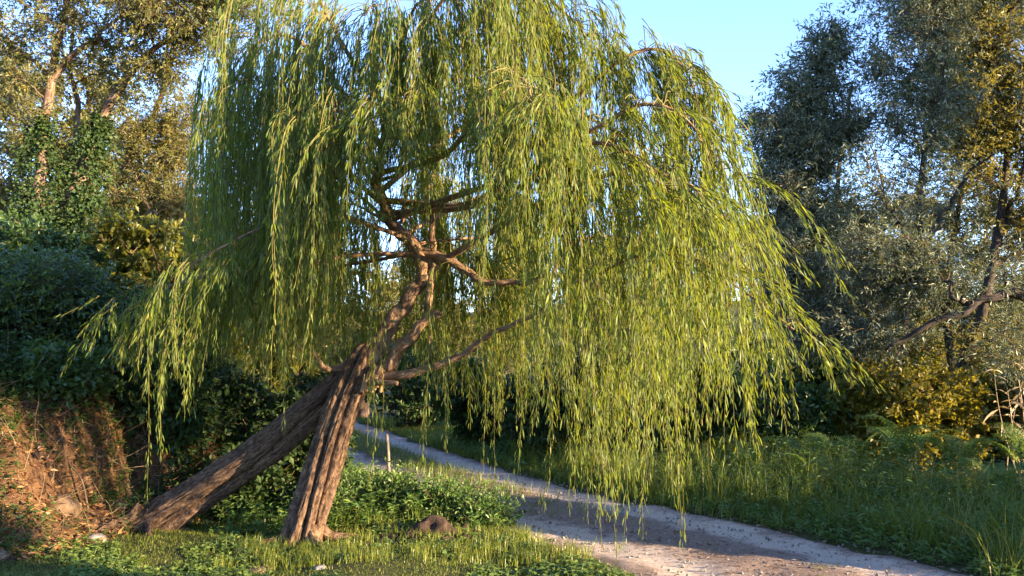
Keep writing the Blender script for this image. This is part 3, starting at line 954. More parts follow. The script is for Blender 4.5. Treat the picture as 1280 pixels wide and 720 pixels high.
right_gold = tree('tall_leafy_tree', 'tall tree at the right edge with a dark leaning trunk and sunlit golden upper leaves', 'tree', 203,
     [([(1168, 600, 14.2), (1190, 500, 14.2), (1216, 425, 14.2), (1238, 330, 14.3), (1252, 220, 14.5), (1262, 100, 14.6), (1270, -60, 14.6)], .12, .03)],
     [pblob(1230, 130, 14.6, 65, 60), pblob(1265, 60, 14.6, 60, 60), pblob(1215, 40, 14.8, 50, 45), pblob(1300, 150, 14.6, 70, 60), pblob(1270, -60, 14.6, 110, 70), pblob(1260, 260, 14.4, 60, 50, w=.35), pblob(1200, 200, 14.6, 50, 40, w=.5), pblob(1320, 260, 14.4, 60, 60), pblob(1235, 440, 14, 60, 40, w=.6)],
     28, 850, 'gold', 'dbark', .085, .30, branches=[([(1238, 330, 14.3), (1265, 260, 14.4), (1282, 180, 14.5)], .06, .02)], spray=(5, 13), tint=.42)
right_bough = tree('spreading_silver_tree', 'silver-leaved tree beyond the right edge whose heavy dark bough reaches into the picture', 'tree', 204,
     [([(1372, 640, 11.8), (1368, 520, 11.8), (1362, 410, 11.8), (1352, 280, 11.8), (1345, 100, 11.8), (1340, -60, 11.8)], .2, .05)],
     [pblob(1250, 425, 11.6, 55, 30), pblob(1205, 345, 11.6, 55, 40), pblob(1270, 320, 11.6, 50, 45), pblob(1170, 390, 11.7, 45, 30), pblob(1330, 200, 11.8, 60, 80), pblob(1340, 60, 11.8, 90, 70), pblob(1285, 490, 11.5, 40, 35), pblob(1340, 350, 11.6, 70, 80), pblob(1350, -60, 11.8, 110, 80)],
     20, 200, 'silver', 'dbark', .078, .26, branches=[([(1365, 440, 11.8), (1320, 385, 11.7), (1282, 370, 11.6), (1245, 372, 11.5), (1215, 382, 11.5), (1172, 402, 11.5), (1138, 418, 11.6), (1110, 436, 11.7)], .095, .018),
                                                       ([(1215, 382, 11.5), (1196, 372, 11.4), (1182, 350, 11.4)], .045, .014)], spray=(5, 12), tint=.45, tsd=.2)
tree('olive_green_tree', 'olive-green tree filling the gap behind the thin pale trunk on the right', 'tree', 205,
     [([(1080, 560, 18), (1085, 470, 18), (1095, 380, 18), (1100, 260, 18)], .15, .04)],
     [pblob(1040, 290, 18, 60, 45), pblob(1080, 370, 18, 70, 55), pblob(1010, 380, 18, 50, 60), pblob(1130, 440, 18, 60, 50), pblob(1010, 480, 18, 60, 40), pblob(1100, 510, 18, 60, 35)],
     18, 620, 'gold', 'dbark', .095, .4, spray=(5, 12), tint=.3)
tree('olive_green_tree', 'olive-green tree deep behind the leaning trunk at the right edge', 'tree', 206,
     [([(1225, 560, 19), (1230, 470, 19), (1228, 380, 19), (1235, 270, 19)], .15, .04)],
     [pblob(1200, 460, 19, 70, 50), pblob(1270, 440, 19, 70, 60), pblob(1180, 390, 19, 50, 40, w=.5), pblob(1270, 520, 19, 70, 35), pblob(1170, 520, 19, 50, 30), pblob(1260, 350, 19, 50, 40, w=.4)],
     18, 560, 'gold', 'dbark', .095, .4, spray=(5, 12), tint=.35)

tree('silver_leaved_tree', 'feathery grey-green tree behind the heavy bough, between the pale trunk and the leaning one', 'tree', 207,
     [([(1195, 570, 16.5), (1190, 480, 16.5), (1182, 380, 16.5), (1195, 280, 16.5), (1210, 180, 16.5), (1220, 60, 16.5)], .10, .02)],
     [pblob(1195, 340, 16.5, 60, 50), pblob(1245, 300, 16.5, 55, 45), pblob(1150, 300, 16.5, 55, 45), pblob(1205, 240, 16.5, 60, 45, w=.6), pblob(1240, 200, 16.5, 50, 40, w=.6), pblob(1180, 120, 16.5, 70, 60), pblob(1250, 390, 16.5, 60, 40), pblob(1230, 40, 16.5, 80, 60)],
     22, 620, 'silver', 'dbark', .085, .27, spray=(5, 12), tint=.6, tsd=.2)
tree('silver_leaved_tree', 'feathery grey-green tree behind the slender open tree, right beside the willow\'s edge', 'tree', 208,
     [([(1030, 570, 17), (1035, 480, 17), (1040, 380, 17), (1045, 280, 17), (1055, 180, 17), (1065, 100, 17)], .10, .02)],
     [pblob(1030, 340, 17, 60, 60), pblob(985, 400, 17, 50, 60), pblob(1060, 270, 17, 50, 50), pblob(1000, 480, 17, 60, 40), pblob(1080, 400, 17, 50, 50)],
     20, 520, 'silver', 'dbark', .085, .27, spray=(5, 12), tint=.45, tsd=.2)

# --- the wood goes on to the right of the frame; it shades the track and the trees on the right
i = 0
for (x, y, s, src) in [(11.0, 7.6, 1.0, right_main), (12.6, 9.6, .95, right_bough), (9.8, 11.2, .75, right_gold), (12, 13.5, .95, right_bough)]:
    i += 1
    copy_tree(src, (x, y, float(gh(x, y))), i * 1.9, 'tall tree of the wood beside the track, past the right edge of the photo', 'trees of the wood past the right edge', s)
for (x, y, s, src, lab) in [(-2.5, 27, .62, left_a, 'small far tree seen through the willow strands beyond the bend of the track'),
                            (4.5, 25, .55, right_gold, 'low far tree behind the dark bushes across the track'),
                            (8.5, 27, .6, right_main, 'far tree behind the slender open tree on the right'),
                            (1.5, 32, .6, right_gold, 'distant tree straight behind the willow, past the track'),
                            (-9.5, 30, .7, left_a, 'distant tree behind the golden-green tree on the left'),
                            (-16, 27, .8, right_gold, 'distant golden tree at the left edge behind the ivy-clad pair'),
                            (-22, 40, 1.0, right_gold, 'farthest tree on the slope at the left edge of the photo'),
                            (-13, 44, 1.0, right_main, 'pale distant tree on the slope behind the ivy-clad pair'),
                            (14, 33, .8, right_gold, 'distant tree deep in the wood on the right'),
                            (20, 30, .9, right_main, 'distant silvery tree deep in the wood at the right edge'),
                            (-6.0, 33, .62, right_gold, 'distant tree left of the small far tree beyond the bend of the track'),
                            (-4.2, 40, .75, left_a, 'distant bushy tree beyond the bend of the track, above the leaning trunk'),
                            (5.5, 37, .7, left_a, 'distant tree behind the low far one across the track'),
                            (-11.5, 38, .85, left_a, 'distant tree behind the willow crown\'s left tip'),
                            (10.5, 42, .9, right_gold, 'distant tree seen between the willow crown and the wood on the right'),
                            (2.6, 28, .62, left_a, 'far tree behind the right half of the willow, nearest the track'),
                            (6.6, 30, .68, right_gold, 'far tree behind the right tip of the willow crown'),
                            (3.8, 36, .8, right_main, 'distant silvery tree behind the right half of the willow'),
                            (.6, 26.5, .5, right_gold, 'small far tree just past the dark bushes across the track'),
                            (9.2, 38, .85, left_a, 'distant bushy tree left of the wood on the right'),
                            (-.5, 46, .9, right_gold, 'most distant tree in the gap behind the willow fork')]:
    i += 1
    copy_tree(src, (x, y, float(gh(x, y))), i * 2.3, lab, 'far trees behind the willow', s)


# --- bushes
def bush(name, label, seed, x, y, rx, ry, h, leaf, L, Wr, n_twig, cat='bush', group=None, stems=7, tint=.45, k6=False, droop=.1, spray=(4, 11), sl=.28, lift=.5, z0=None, tsd=.18):
    r = np.random.default_rng(seed)
    z = float(gh(x, y)) if z0 is None else z0
    b = np.array([x, y, z])
    root = empty(name, b, label, cat, group)
    mb_ = MB()
    nodes = []
    for _ in range(stems):
        a = b + np.array([r.normal() * rx * .15, r.normal() * ry * .15, -.05])
        e = b + np.array([r.normal() * rx * .45, r.normal() * ry * .45, h * r.uniform(.5, .85)])
        P = bez(a, (a + e) / 2 + [0, 0, h * .2], e, 12)
        rr = np.linspace(.018, .006, 12) * (.6 + .4 * h)
        tube(mb_, P, rr, 6)
        nodes.append(trunk_nodes(P, rr))
    mb_.build('stem', M['twig'], root, b)
    bl = [(b + [0, 0, h * .5], (rx * .8, ry * .8, h * .5), 1)]
    for _ in range(7):
        a = r.uniform(0, 6.28)
        bl.append((b + np.array([math.cos(a) * rx * .6, math.sin(a) * ry * .6, h * r.uniform(.2, .85)]), (rx * .42, ry * .42, h * .24), 1.3))
    c = Crown(seed, np.vstack(nodes), leaf, L, Wr, droop=droop, tint=tint, spray=spray, spray_len=sl, k6=k6, tsd=tsd).grow(bl, stems * 2, n_twig, .012)
    c.mb.build('foliage', [M[leaf], M['twig']], root, b)
    return root


BUSH = [
    # the bank on the left
    ('elder_bush', 'big blue-green bush crowning the earth bank at the left edge', 301, -5.6, 10.2, 1.1, .9, 1.35, 'bush', .075, .42, 578, .5),
    ('elder_bush', 'blue-green bush between the bank-top bush and the willow strands', 302, -4.2, 10.6, .9, .8, 1.0, 'bush', .075, .42, 442, .45),
    ('elder_bush', 'dark bush at the left edge low behind the bare earth', 303, -6.4, 9.3, .8, .8, 1.2, 'bush', .075, .42, 340, .4),
    ('hazel_bush', 'yellow-green sunlit bush on the bank behind the hanging strands', 304, -5.2, 13.6, 1.3, 1.0, 2.3, 'yellow', .10, .55, 280, .35),
    ('hazel_bush', 'green bush under the ivy-clad trees on the slope', 305, -7.6, 14.0, 1.3, 1.0, 2.0, 'green', .10, .55, 280, .5),
    ('hazel_bush', 'leafy bush at the left edge under the slender tree', 306, -9.3, 14.8, 1.3, 1.0, 2.2, 'green', .10, .5, 260, .6),
    ('hazel_bush', 'golden bush behind the middle of the willow\'s left curtain', 307, -3.9, 15.2, 1.2, 1.0, 2.6, 'yellow', .10, .5, 260, .25),
    ('bramble', 'dark bramble tangle under the strands left of the leaning trunk', 308, -3.75, 9.6, .75, .5, .95, 'ivy', .075, .62, 230, .4),
    ('bramble', 'dark bramble in the shade above the middle of the leaning trunk', 309, -2.75, 10.3, .75, .5, 1.1, 'ivy', .075, .62, 240, .35),
    ('bramble', 'dark bramble in the wedge between the two willow trunks', 310, -2.4, 10.4, .4, .4, .75, 'ivy', .075, .62, 210, .4),
    ('bramble', 'low bramble on the slope under the leaning trunk', 311, -2.75, 9.35, .55, .3, .5, 'ivy', .07, .62, 130, .5),
    ('bramble', 'sunlit bramble sprawling over the top of the bare earth', 312, -4.45, 8.75, .5, .35, .42, 'green', .07, .6, 110, .65),
    # middle
    ('nettle_clump', 'bright green nettle clump just right of the upright trunk', 321, -1.45, 9.3, .40, .35, .28, 'weed', .046, .42, 260, .5),
    ('nettle_clump', 'green nettle clump above the dark clods of soil', 322, -.80, 9.15, .40, .32, .24, 'weed', .046, .42, 240, .45),
    ('nettle_clump', 'low nettle clump at the edge of the left rut', 323, -.25, 8.75, .28, .26, .19, 'weed', .046, .42, 110, .4),
    ('nettle_clump', 'dark nettle clump hard against the foot of the upright trunk', 324, -1.8, 9.1, .30, .26, .34, 'weed', .046, .42, 130, .35),
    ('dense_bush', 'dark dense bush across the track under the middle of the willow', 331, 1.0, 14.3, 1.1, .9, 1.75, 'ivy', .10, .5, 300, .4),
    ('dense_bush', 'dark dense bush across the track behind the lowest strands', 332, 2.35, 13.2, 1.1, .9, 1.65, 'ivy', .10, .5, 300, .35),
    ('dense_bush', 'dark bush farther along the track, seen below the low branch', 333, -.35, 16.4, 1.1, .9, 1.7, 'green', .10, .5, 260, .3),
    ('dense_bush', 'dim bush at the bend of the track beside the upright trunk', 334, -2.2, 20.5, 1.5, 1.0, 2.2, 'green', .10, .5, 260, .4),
    # right
    ('sun_yellow_bush', 'bush coloured sunlit yellow round the foot of the thin pale trunk', 341, 5.35, 12.2, 1.0, .7, 1.35, 'yellow', .075, .75, 400, .75),
    ('sun_yellow_bush', 'bush coloured sunlit yellow right of the thin pale trunk, beside the leaning one', 342, 6.6, 12.9, .8, .7, 1.2, 'yellow', .075, .75, 220, .5),
    ('sun_yellow_bush', 'small bush coloured sunlit yellow left of the thin pale trunk', 343, 4.55, 12.6, .6, .6, 1.0, 'yellow', .075, .75, 150, .35),
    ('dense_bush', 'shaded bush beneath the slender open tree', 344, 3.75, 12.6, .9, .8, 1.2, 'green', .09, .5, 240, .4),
    ('dense_bush', 'olive bush at the right edge behind the dry reed', 345, 7.4, 12.2, .8, .8, 1.35, 'gold', .08, .5, 220, .5),
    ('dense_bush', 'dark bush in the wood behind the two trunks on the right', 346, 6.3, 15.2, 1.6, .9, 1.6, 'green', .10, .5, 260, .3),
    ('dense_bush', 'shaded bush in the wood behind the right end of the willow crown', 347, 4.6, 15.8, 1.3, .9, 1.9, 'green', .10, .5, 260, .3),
    # unseen bushes past the right edge, added to shade track, verge, grass and bank
    ('dense_bush', 'unseen bush beside the track past the right edge, added to shade the track', 351, 6.5, 5.9, .8, .7, 1.25, 'green', .10, .5, 260, .4),
    ('dense_bush', 'unseen large bush beside the track past the right edge, added to shade it', 352, 7.7, 5.7, 1.0, .9, 1.7, 'green', .10, .5, 300, .4),
    ('dense_bush', 'unseen large bush under the wood past the right edge, added to shade the verge', 353, 8.6, 6.4, 1.1, 1.0, 1.35, 'green', .10, .5, 320, .4),
    ('dense_bush', 'tallest unseen bush under the wood past the right edge, added to shade the verge', 354, 10.2, 7.0, 1.1, 1.0, 1.6, 'green', .10, .5, 320, .4),
    ('dense_bush', 'unseen low bush near the camera, added to shade the front grass', 355, 3.3, 2.9, .7, .5, .75, 'green', .09, .5, 200, .4),
    ('dense_bush', 'unseen small low bush near the camera, added to shade the front grass', 356, 4.8, 3.1, .7, .5, 1.45, 'green', .09, .5, 200, .4),
    ('dense_bush', 'unseen tall narrow bush past the right edge, added to shade the left end of the bank', 357, 7.5, .7, .8, .8, 4.0, 'green', .12, .5, 420, .4),
]
for (nm, lab, sd, x, y, rx, ry, h, lf, L, wr, nt_, tn) in BUSH:
    bush(nm, lab, sd, x, y, rx, ry, h, lf, L, wr, nt_, tint=tn)


# --- ferns: a root with fronds, each frond a part
def frond_mesh(seed, Lf=.75):
    r = np.random.default_rng(seed)
    m2 = MB()
    n_ = 20
    t = np.linspace(0, 1, n_)
    P = np.stack([Lf * .78 * t, .06 * r.normal() * t ** 2, Lf * (1.15 * t - .80 * t ** 2.2)], -1)
    tube(m2, P, np.linspace(.004, .001, n_), 4, tint=.8, cap=False)
    tg = nrm(np.gradient(P, axis=0))
    up = nrm(np.cross(np.cross(tg, [0, 0, 1.0]), tg))
    for sgn in (-1, 1):
        sd = np.cross(tg, up) * sgn
        ln = Lf * .34 * np.sin(np.pi * np.clip(t * .93 + .07, 0, 1)) ** .8 * (1 - .45 * t)
        for k in range(4, n_):
            m = 7
            s = np.linspace(.08, 1, m)
            d = nrm(sd[k] * .9 + tg[k] * .45)
            q = P[k] + d * (s * ln[k])[:, None] + np.array([0, 0, -.10]) * (s ** 2 * ln[k])[:, None]
            for g in (-1, 1):
                dl = nrm(d * .55 + np.cross(d, up[k]) * g)
                Lp = ln[k] * .27 * (1.05 - s)
                leaves4(m2, q, np.broadcast_to(dl, (m, 3)), np.broadcast_to(up[k], (m, 3)) + r.normal(size=(m, 3)) * .2, np.maximum(Lp, .008), np.maximum(Lp * .42, .007), np.full(m, np.clip(.5 + .12 * r.normal(), 0, 1)))
    o = m2.build('frond', M['fern'])
    me = o.data
    bpy.data.objects.remove(o)
    return me


FR = [frond_mesh(500 + k) for k in range(4)]


def fern(label, x, y, size, seed, n_=7, group='ferns beside the track'):
    r = np.random.default_rng(seed)
    root = empty('fern', (x, y, float(gh(x, y))), label, 'fern', group)
    for k in range(n_):
        o = bpy.data.objects.new('frond', FR[r.integers(0, 4)])
        col.objects.link(o)
        o.parent = root
        s = size * .86 * r.uniform(.8, 1.15)
        o.scale = (s, s, s * r.uniform(.9, 1.2))
        o.rotation_euler = (r.normal() * .12, -r.uniform(.0, .6), 6.283 * k / n_ + r.normal() * .25)
    return root


for (lab, x, y, s, sd) in [('large fern with sunlit tips beside the track, below the thin pale trunk', 4.75, 10.9, 1.5, 1),
                           ('fern in front of the sunlit-yellow bush, right of the large sunlit fern', 5.35, 10.6, 1.35, 2),
                           ('fern under the dry reed at the right edge', 6.25, 10.9, 1.4, 3),
                           ('low fern at the track edge in the lower right corner', 4.85, 8.9, 1.0, 4),
                           ('fern at the right edge of the photo, behind the corner fern', 5.75, 9.6, 1.3, 5),
                           ('fern in the undergrowth below the slender open tree', 3.75, 11.2, 1.2, 6),
                           ('fern between the undergrowth and the small sunlit-yellow bush', 4.35, 11.6, 1.3, 7),
                           ('fern half hidden in the herbs where the willow tips end', 3.0, 11.4, 1.1, 8),
                           ('small fern on the track edge right of the willow tips', 3.35, 10.1, .9, 9),
                           ('fern on top of the bank below the big blue-green bush', -5.1, 9.35, .8, 10),
                           ('fern on the bank top at the left edge', -5.9, 9.0, .8, 11)]:
    fern(lab, x, y, s, sd)

# --- dry reed at the right edge
x, y = 6.45, 11.4
b = np.array([x, y, float(gh(x, y))])
reed = empty('dry_reed', b, 'tall dead straw-coloured reed clump standing upright at the right edge', 'dry reed')
r_ = np.random.default_rng(61)
for k in range(6):
    a = b + np.array([r_.normal() * .10, r_.normal() * .10, 0])
    e = a + np.array([.10 + r_.normal() * .16, r_.normal() * .1, r_.uniform(1.1, 1.75)])
    P = bez(a, (a + e) / 2 + r_.normal(size=3) * .08, e, 16)
    m2 = MB()
    tube(m2, P, np.linspace(.009, .003, 16), 5, tint=.6)
    ii = r_.integers(4, 16, 16)
    az = r_.uniform(0, 6.28, 16)
    d = np.stack([np.cos(az), np.sin(az), r_.uniform(-.7, .9, 16)], -1)
    L = r_.uniform(.10, .26, 16)
    leaves6(m2, P[ii], d, rdir(16, r_), L, L * .13, r_.uniform(.2, 1, 16), droop=.5)
    m2.build('stalk', M['straw'], reed, b)

# ------------------------------------------------------------------ stones, clods, stake, sticks
bpy_ico = None


def rock(name, label, cat, x, y, sx, sy, sz, seed, mat, sink=.3, group=None):
    """a weathered stone: a noise-shaped sphere"""
    na, nb = 40, 24
    a, e = np.meshgrid(np.linspace(0, 2 * np.pi, na, endpoint=False), np.linspace(-np.pi / 2, np.pi / 2, nb))
    d = np.stack([np.cos(e) * np.cos(a), np.cos(e) * np.sin(a), np.sin(e)], -1)
    k = 1 + .36 * fbm(d[..., 0] * 1.5 + seed, d[..., 1] * 1.5, d[..., 2] * 1.5, seed, 5)
    c = vnoise(d[..., 0] * 2.2, d[..., 1] * 2.2, d[..., 2] * 2.2, seed + 4)
    k = np.minimum(k, 1.02 + .10 * c)
    V = d * k[..., None] * np.array([sx, sy, sz])
    b = np.array([x, y, float(gh(x, y)) + sz * (1 - 2 * sink) * .6])
    idx = np.arange(na * nb).reshape(nb, na)
    nx = np.roll(idx, -1, 1)
    m2 = MB()
    m2.add(V.reshape(-1, 3) + b, np.stack([idx[:-1], nx[:-1], nx[1:], idx[1:]], -1).reshape(-1, 4), None, .5, 0, None, True)
    return tag(m2.build(name, M[mat], None, b), label, cat, group)


G = on_ground
for (px, py, s, sd, mt, sk, lab) in [
    (214, 661, (.115, .09, .075), 1, 'stone', .3, 'pale grey stone at the foot of the leaning trunk'),
    (232, 655, (.06, .05, .04), 2, 'stone', .3, 'small stone tucked beside the pale one under the leaning trunk'),
    (119, 677, (.10, .075, .055), 3, 'stone', .3, 'flat grey stone in the grass below the bare earth'),
    (3, 700, (.06, .06, .06), 4, 'stone_b', .25, 'orange-brown stone at the lower left corner'),
    (325, 716, (.11, .08, .035), 5, 'stone_b', .35, 'flat earthy stone in the grass at the bottom edge'),
    (400, 712, (.05, .04, .025), 6, 'stone', .3, 'small grey stone in the grass below the upright trunk'),
    (78, 634, (.16, .15, .14), 7, 'stone_b', .75, 'rounded brown boulder set in the bare earth bank'),
    (150, 640, (.08, .07, .06), 9, 'stone_b', .4, 'brown stone half buried at the toe of the bank'),
    (300, 690, (.045, .04, .025), 10, 'stone', .3, 'little grey stone in the grass between the two trunks'),
]:
    p = G(px, py)
    rock('stone', lab, 'stone', p[0], p[1], *s, sd, mt, sk)
for k, (px, py, s, lab) in enumerate([(540, 668, (.24, .17, .17), 'largest dark clod of dug soil at the edge of the sunlit grass'),
                                     (572, 655, (.20, .16, .16), 'dark clod of soil under the nettles, right of the largest clod'),
                                     (518, 676, (.12, .10, .08), 'small dark clod of soil left of the largest clod'),
                                     (590, 640, (.13, .11, .09), 'dark clod of soil highest on the herb mound')]):
    p = G(px, py)
    rock('soil_clod', lab, 'soil clod', p[0], p[1], *s, 30 + k, 'clod', .52)

p = G(486, 594)
m2 = MB()
tube(m2, spline([p - [0, 0, .1], p + [-.01, 0, .3], p + [-.035, 0, .56]], 14), np.linspace(.026, .022, 14), 10, flute=flutes(3, .1, 4, .08))
tag(m2.build('wooden_stake', M['post'], None, p), 'thin weathered wooden stake standing beside the track', 'stake')

for k, (a, b_, h0, h1, r0, lab) in enumerate([
    ((330, 606), (410, 570), .05, .35, .014, 'dry stick leaning under the leaning trunk'),
    ((205, 595), (150, 520), .05, .25, .010, 'thin dead stick on the dark slope left of the leaning trunk'),
    ((110, 640), (75, 560), .03, .15, .010, 'dead stick lying up the bare earth bank'),
    ((290, 640), (350, 648), .03, .05, .012, 'short stick on the ground behind the grass between the trunks'),
    ((175, 560), (235, 610), .10, .12, .008, 'thin reddish stick crossing the dark slope'),
]):
    A, B = G(*a), G(*b_)
    A, B = A + [0, 0, h0], B + [0, 0, h1]
    m2 = MB()
    P = spline([A, (A * 2 + B) / 3 + rng.normal(size=3) * .03, (A + 2 * B) / 3 + rng.normal(size=3) * .03, B], 16)
    tube(m2, P, np.linspace(r0, r0 * .4, 16), 7)
    for j in (6, 10, 13):
        d = nrm(rng.normal(size=3)) * .14
        tube(m2, spline([P[j], P[j] + d * .5 + [0, 0, .02], P[j] + d], 5), np.linspace(r0 * .4, .002, 5), 4)
    tag(m2.build('fallen_stick', M['twig'], None, A), lab, 'stick')


# ------------------------------------------------------------------ grass and other ground cover (nobody could count it)
def blades(mb_, P, h, wdt, lean, tint, r):
    n_ = len(P)
    az = r.uniform(0, 2 * np.pi, n_)
    d = np.stack([np.cos(az), np.sin(az), np.zeros(n_)], -1)
    s = np.stack([-np.sin(az + .6), np.cos(az + .6), np.zeros(n_)], -1) * wdt[:, None] * .5
    hh, ll = h[:, None], (lean * h)[:, None]
    m1 = P + d * ll * .3 + np.array([0, 0, 1.0]) * hh * .55
    tip = P + d * ll + np.array([0, 0, 1.0]) * hh * (1 - .25 * np.minimum(lean, 1.5))[:, None]
    V = np.stack([P - s, P + s, m1 - s * .7, m1 + s * .7, tip], 1).reshape(-1, 3)
    b_ = np.arange(n_)[:, None] * 5
    mb_.add(V, b_ + np.array([0, 1, 3, 2]), b_ + np.array([2, 3, 4]), np.repeat(tint, 5))


def scatter(n_, x0, x1, y0, y1, r, keep):
    X, Y = r.uniform(x0, x1, n_), r.uniform(y0, y1, n_)
    k = keep(X, Y, r.uniform(size=n_))
    return X[k], Y[k]


r_ = np.random.default_rng(90)
toe_d = lambda X, Y: np.where(inside(X, Y, _poly), seg_dist(X, Y, TOE), 0)
side_of_track = lambda X, Y: X - np.interp(Y, TRKD[:, 1], TRKD[:, 0])

# turf in front of the willow
mb = MB()
patch = lambda X, Y: .5 + .5 * fbm(X * 1.6, Y * 1.6, seed=33)
X, Y = scatter(115000, -6.5, 2.2, 5.2, 9.0, r_, lambda X, Y, u: (track_d(X, Y) > 1.12) & (side_of_track(X, Y) < 0) & (toe_d(X, Y) < .12) & (u < .25 + .75 * patch(X, Y)))
P = np.stack([X, Y, gh(X, Y) - .004], -1)
tall = .6 * sstep(.3, 1.1, fbm(X * 1.1 + 4, Y * 1.4, seed=35) + .5 * sstep(7.2, 7.9, Y))
h = r_.uniform(.025, .075, len(X)) * (1 + 1.3 * tall)
dry = (r_.uniform(size=len(X)) < .10) * .5
h = h * .62
blades(mb, P, h, r_.uniform(.003, .0065, len(X)), r_.uniform(.4, 1.8, len(X)), np.clip(r_.normal(.45, .2, len(X)) + dry, 0, 1), r_)
# sunlit tufts along the edge of the turf
cx, cy = r_.uniform(-2.4, 1.35, 260), r_.uniform(7.1, 8.3, 260)
k = (track_d(cx, cy) > 1.1) & (side_of_track(cx, cy) < 0)
cx, cy = cx[k], cy[k]
X = np.repeat(cx, 26) + r_.normal(0, .05, len(cx) * 26)
Y = np.repeat(cy, 26) + r_.normal(0, .05, len(cx) * 26)
blades(mb, np.stack([X, Y, gh(X, Y)], -1), r_.uniform(.05, .15, len(X)), r_.uniform(.004, .007, len(X)), r_.uniform(.2, .9, len(X)), np.clip(r_.normal(.6, .15, len(X)), 0, 1), r_)
# verge between the ruts, far verges and the slope at the bend
X, Y = scatter(80000, -6, 6, 8.5, 24, r_, lambda X, Y, u: ((track_d(X, Y) > 1.05) | ((track_d(X, Y) < .36) & (Y > 8.6 + 5 * u) )) & (toe_d(X, Y) < .5) & (track_d(X, Y) < 3.2))
blades(mb, np.stack([X, Y, gh(X, Y)], -1), r_.uniform(.07, .22, len(X)), r_.uniform(.006, .011, len(X)), r_.uniform(.2, 1.2, len(X)), np.clip(r_.normal(.35, .18, len(X)), 0, 1), r_)
cx, cy = r_.uniform(-1, 7, 900), r_.uniform(6.5, 14, 900)
k = (track_d(cx, cy) > 1.3) & (side_of_track(cx, cy) > 0) & (track_d(cx, cy) < 3.6)
cx, cy = cx[k], cy[k]
X = np.repeat(cx, 30) + r_.normal(0, .07, len(cx) * 30)
Y = np.repeat(cy, 30) + r_.normal(0, .07, len(cx) * 30)
hs = np.repeat(r_.uniform(.25, .75, len(cx)), 30)
blades(mb, np.stack([X, Y, gh(X, Y)], -1), r_.uniform(.6, 1.1, len(X)) * hs, r_.uniform(.004, .009, len(X)), r_.uniform(.2, 1.1, len(X)), np.clip(np.repeat(r_.normal(.4, .25, len(cx)), 30) + r_.normal(0, .1, len(X)), 0, 1), r_)
# a few sparse tufts in the middle of the track nearby
X, Y = scatter(14000, -1, 4, 5.8, 11, r_, lambda X, Y, u: (track_d(X, Y) < .45) & (fbm(X * 1.5, Y * 1.5, seed=66) > .45))
blades(mb, np.stack([X, Y, gh(X, Y)], -1), r_.uniform(.02, .07, len(X)), r_.uniform(.003, .006, len(X)), r_.uniform(.2, 1.2, len(X)), np.clip(r_.normal(.6, .25, len(X)), 0, 1), r_)
# tufts on the bank face and its rim
cx, cy = r_.uniform(-6.5, -2.5, 900), r_.uniform(7.0, 10.2, 900)
k = (toe_d(cx, cy) > .15) & (fbm(cx * 1.4, cy * 1.4, seed=71) + (toe_d(cx, cy) > 1.1) * .5 > -.05)
cx, cy = cx[k], cy[k]
X = np.repeat(cx, 24) + r_.normal(0, .05, len(cx) * 24)
Y = np.repeat(cy, 24) + r_.normal(0, .05, len(cx) * 24)
blades(mb, np.stack([X, Y, gh(X, Y)], -1), r_.uniform(.05, .22, len(X)), r_.uniform(.003, .006, len(X)), r_.uniform(.4, 1.4, len(X)), np.clip(r_.normal(.65, .25, len(X)), 0, 1), r_)
# the slope behind, coarse
X, Y = scatter(45000, -22, -2, 9.5, 30, r_, lambda X, Y, u: toe_d(X, Y) > .7)
blades(mb, np.stack([X, Y, gh(X, Y)], -1), r_.uniform(.12, .4, len(X)), r_.uniform(.010, .018, len(X)), r_.uniform(.3, 1.2, len(X)), np.clip(r_.normal(.45, .2, len(X)), 0, 1), r_)
tag(mb.build('grass', M['grass']), 'short sunlit grass in front of the willow and along the track', 'grass', kind='stuff')


def herbs(name, mat, label, n_, box, keep, hmin, hmax, nl, L, Wr, seed, tint=.45, height=None):
    r = np.random.default_rng(seed)
    X, Y = scatter(n_, *box, r, keep)
    P = np.stack([X, Y, gh(X, Y) - .01], -1)
    m2 = MB()
    n2 = len(X)
    h = r.uniform(hmin, hmax, n2)
    if height is not None: h = h * height(X, Y)
    ln = r.normal(size=(n2, 3)) * .28
    ln[:, 2] = 1
    top = P + ln * h[:, None]
    u = nrm(np.cross(ln, r.normal(size=(n2, 3)))) * .003
    m2.add(np.stack([P - u, P + u, top], 1).reshape(-1, 3), None, np.arange(3 * n2).reshape(-1, 3), .9)
    t = r.uniform(.15, 1, (n2, nl))
    q = P[:, None] + (ln * h[:, None])[:, None] * t[..., None]
    q = q.reshape(-1, 3)
    az = r.uniform(0, 6.283, n2 * nl)
    d = np.stack([np.cos(az), np.sin(az), r.uniform(-.35, .7, n2 * nl)], -1)
    LL = r.uniform(.6, 1.3, n2 * nl) * L
    leaves4(m2, q, d, rdir(n2 * nl, r) * .5 + [0, 0, 1], LL, LL * Wr, np.clip(np.repeat(r.normal(tint, .12, n2), nl) + r.normal(0, .14, n2 * nl), 0, 1))
    return tag(m2.build(name, M[mat]), label, 'undergrowth', kind='stuff')


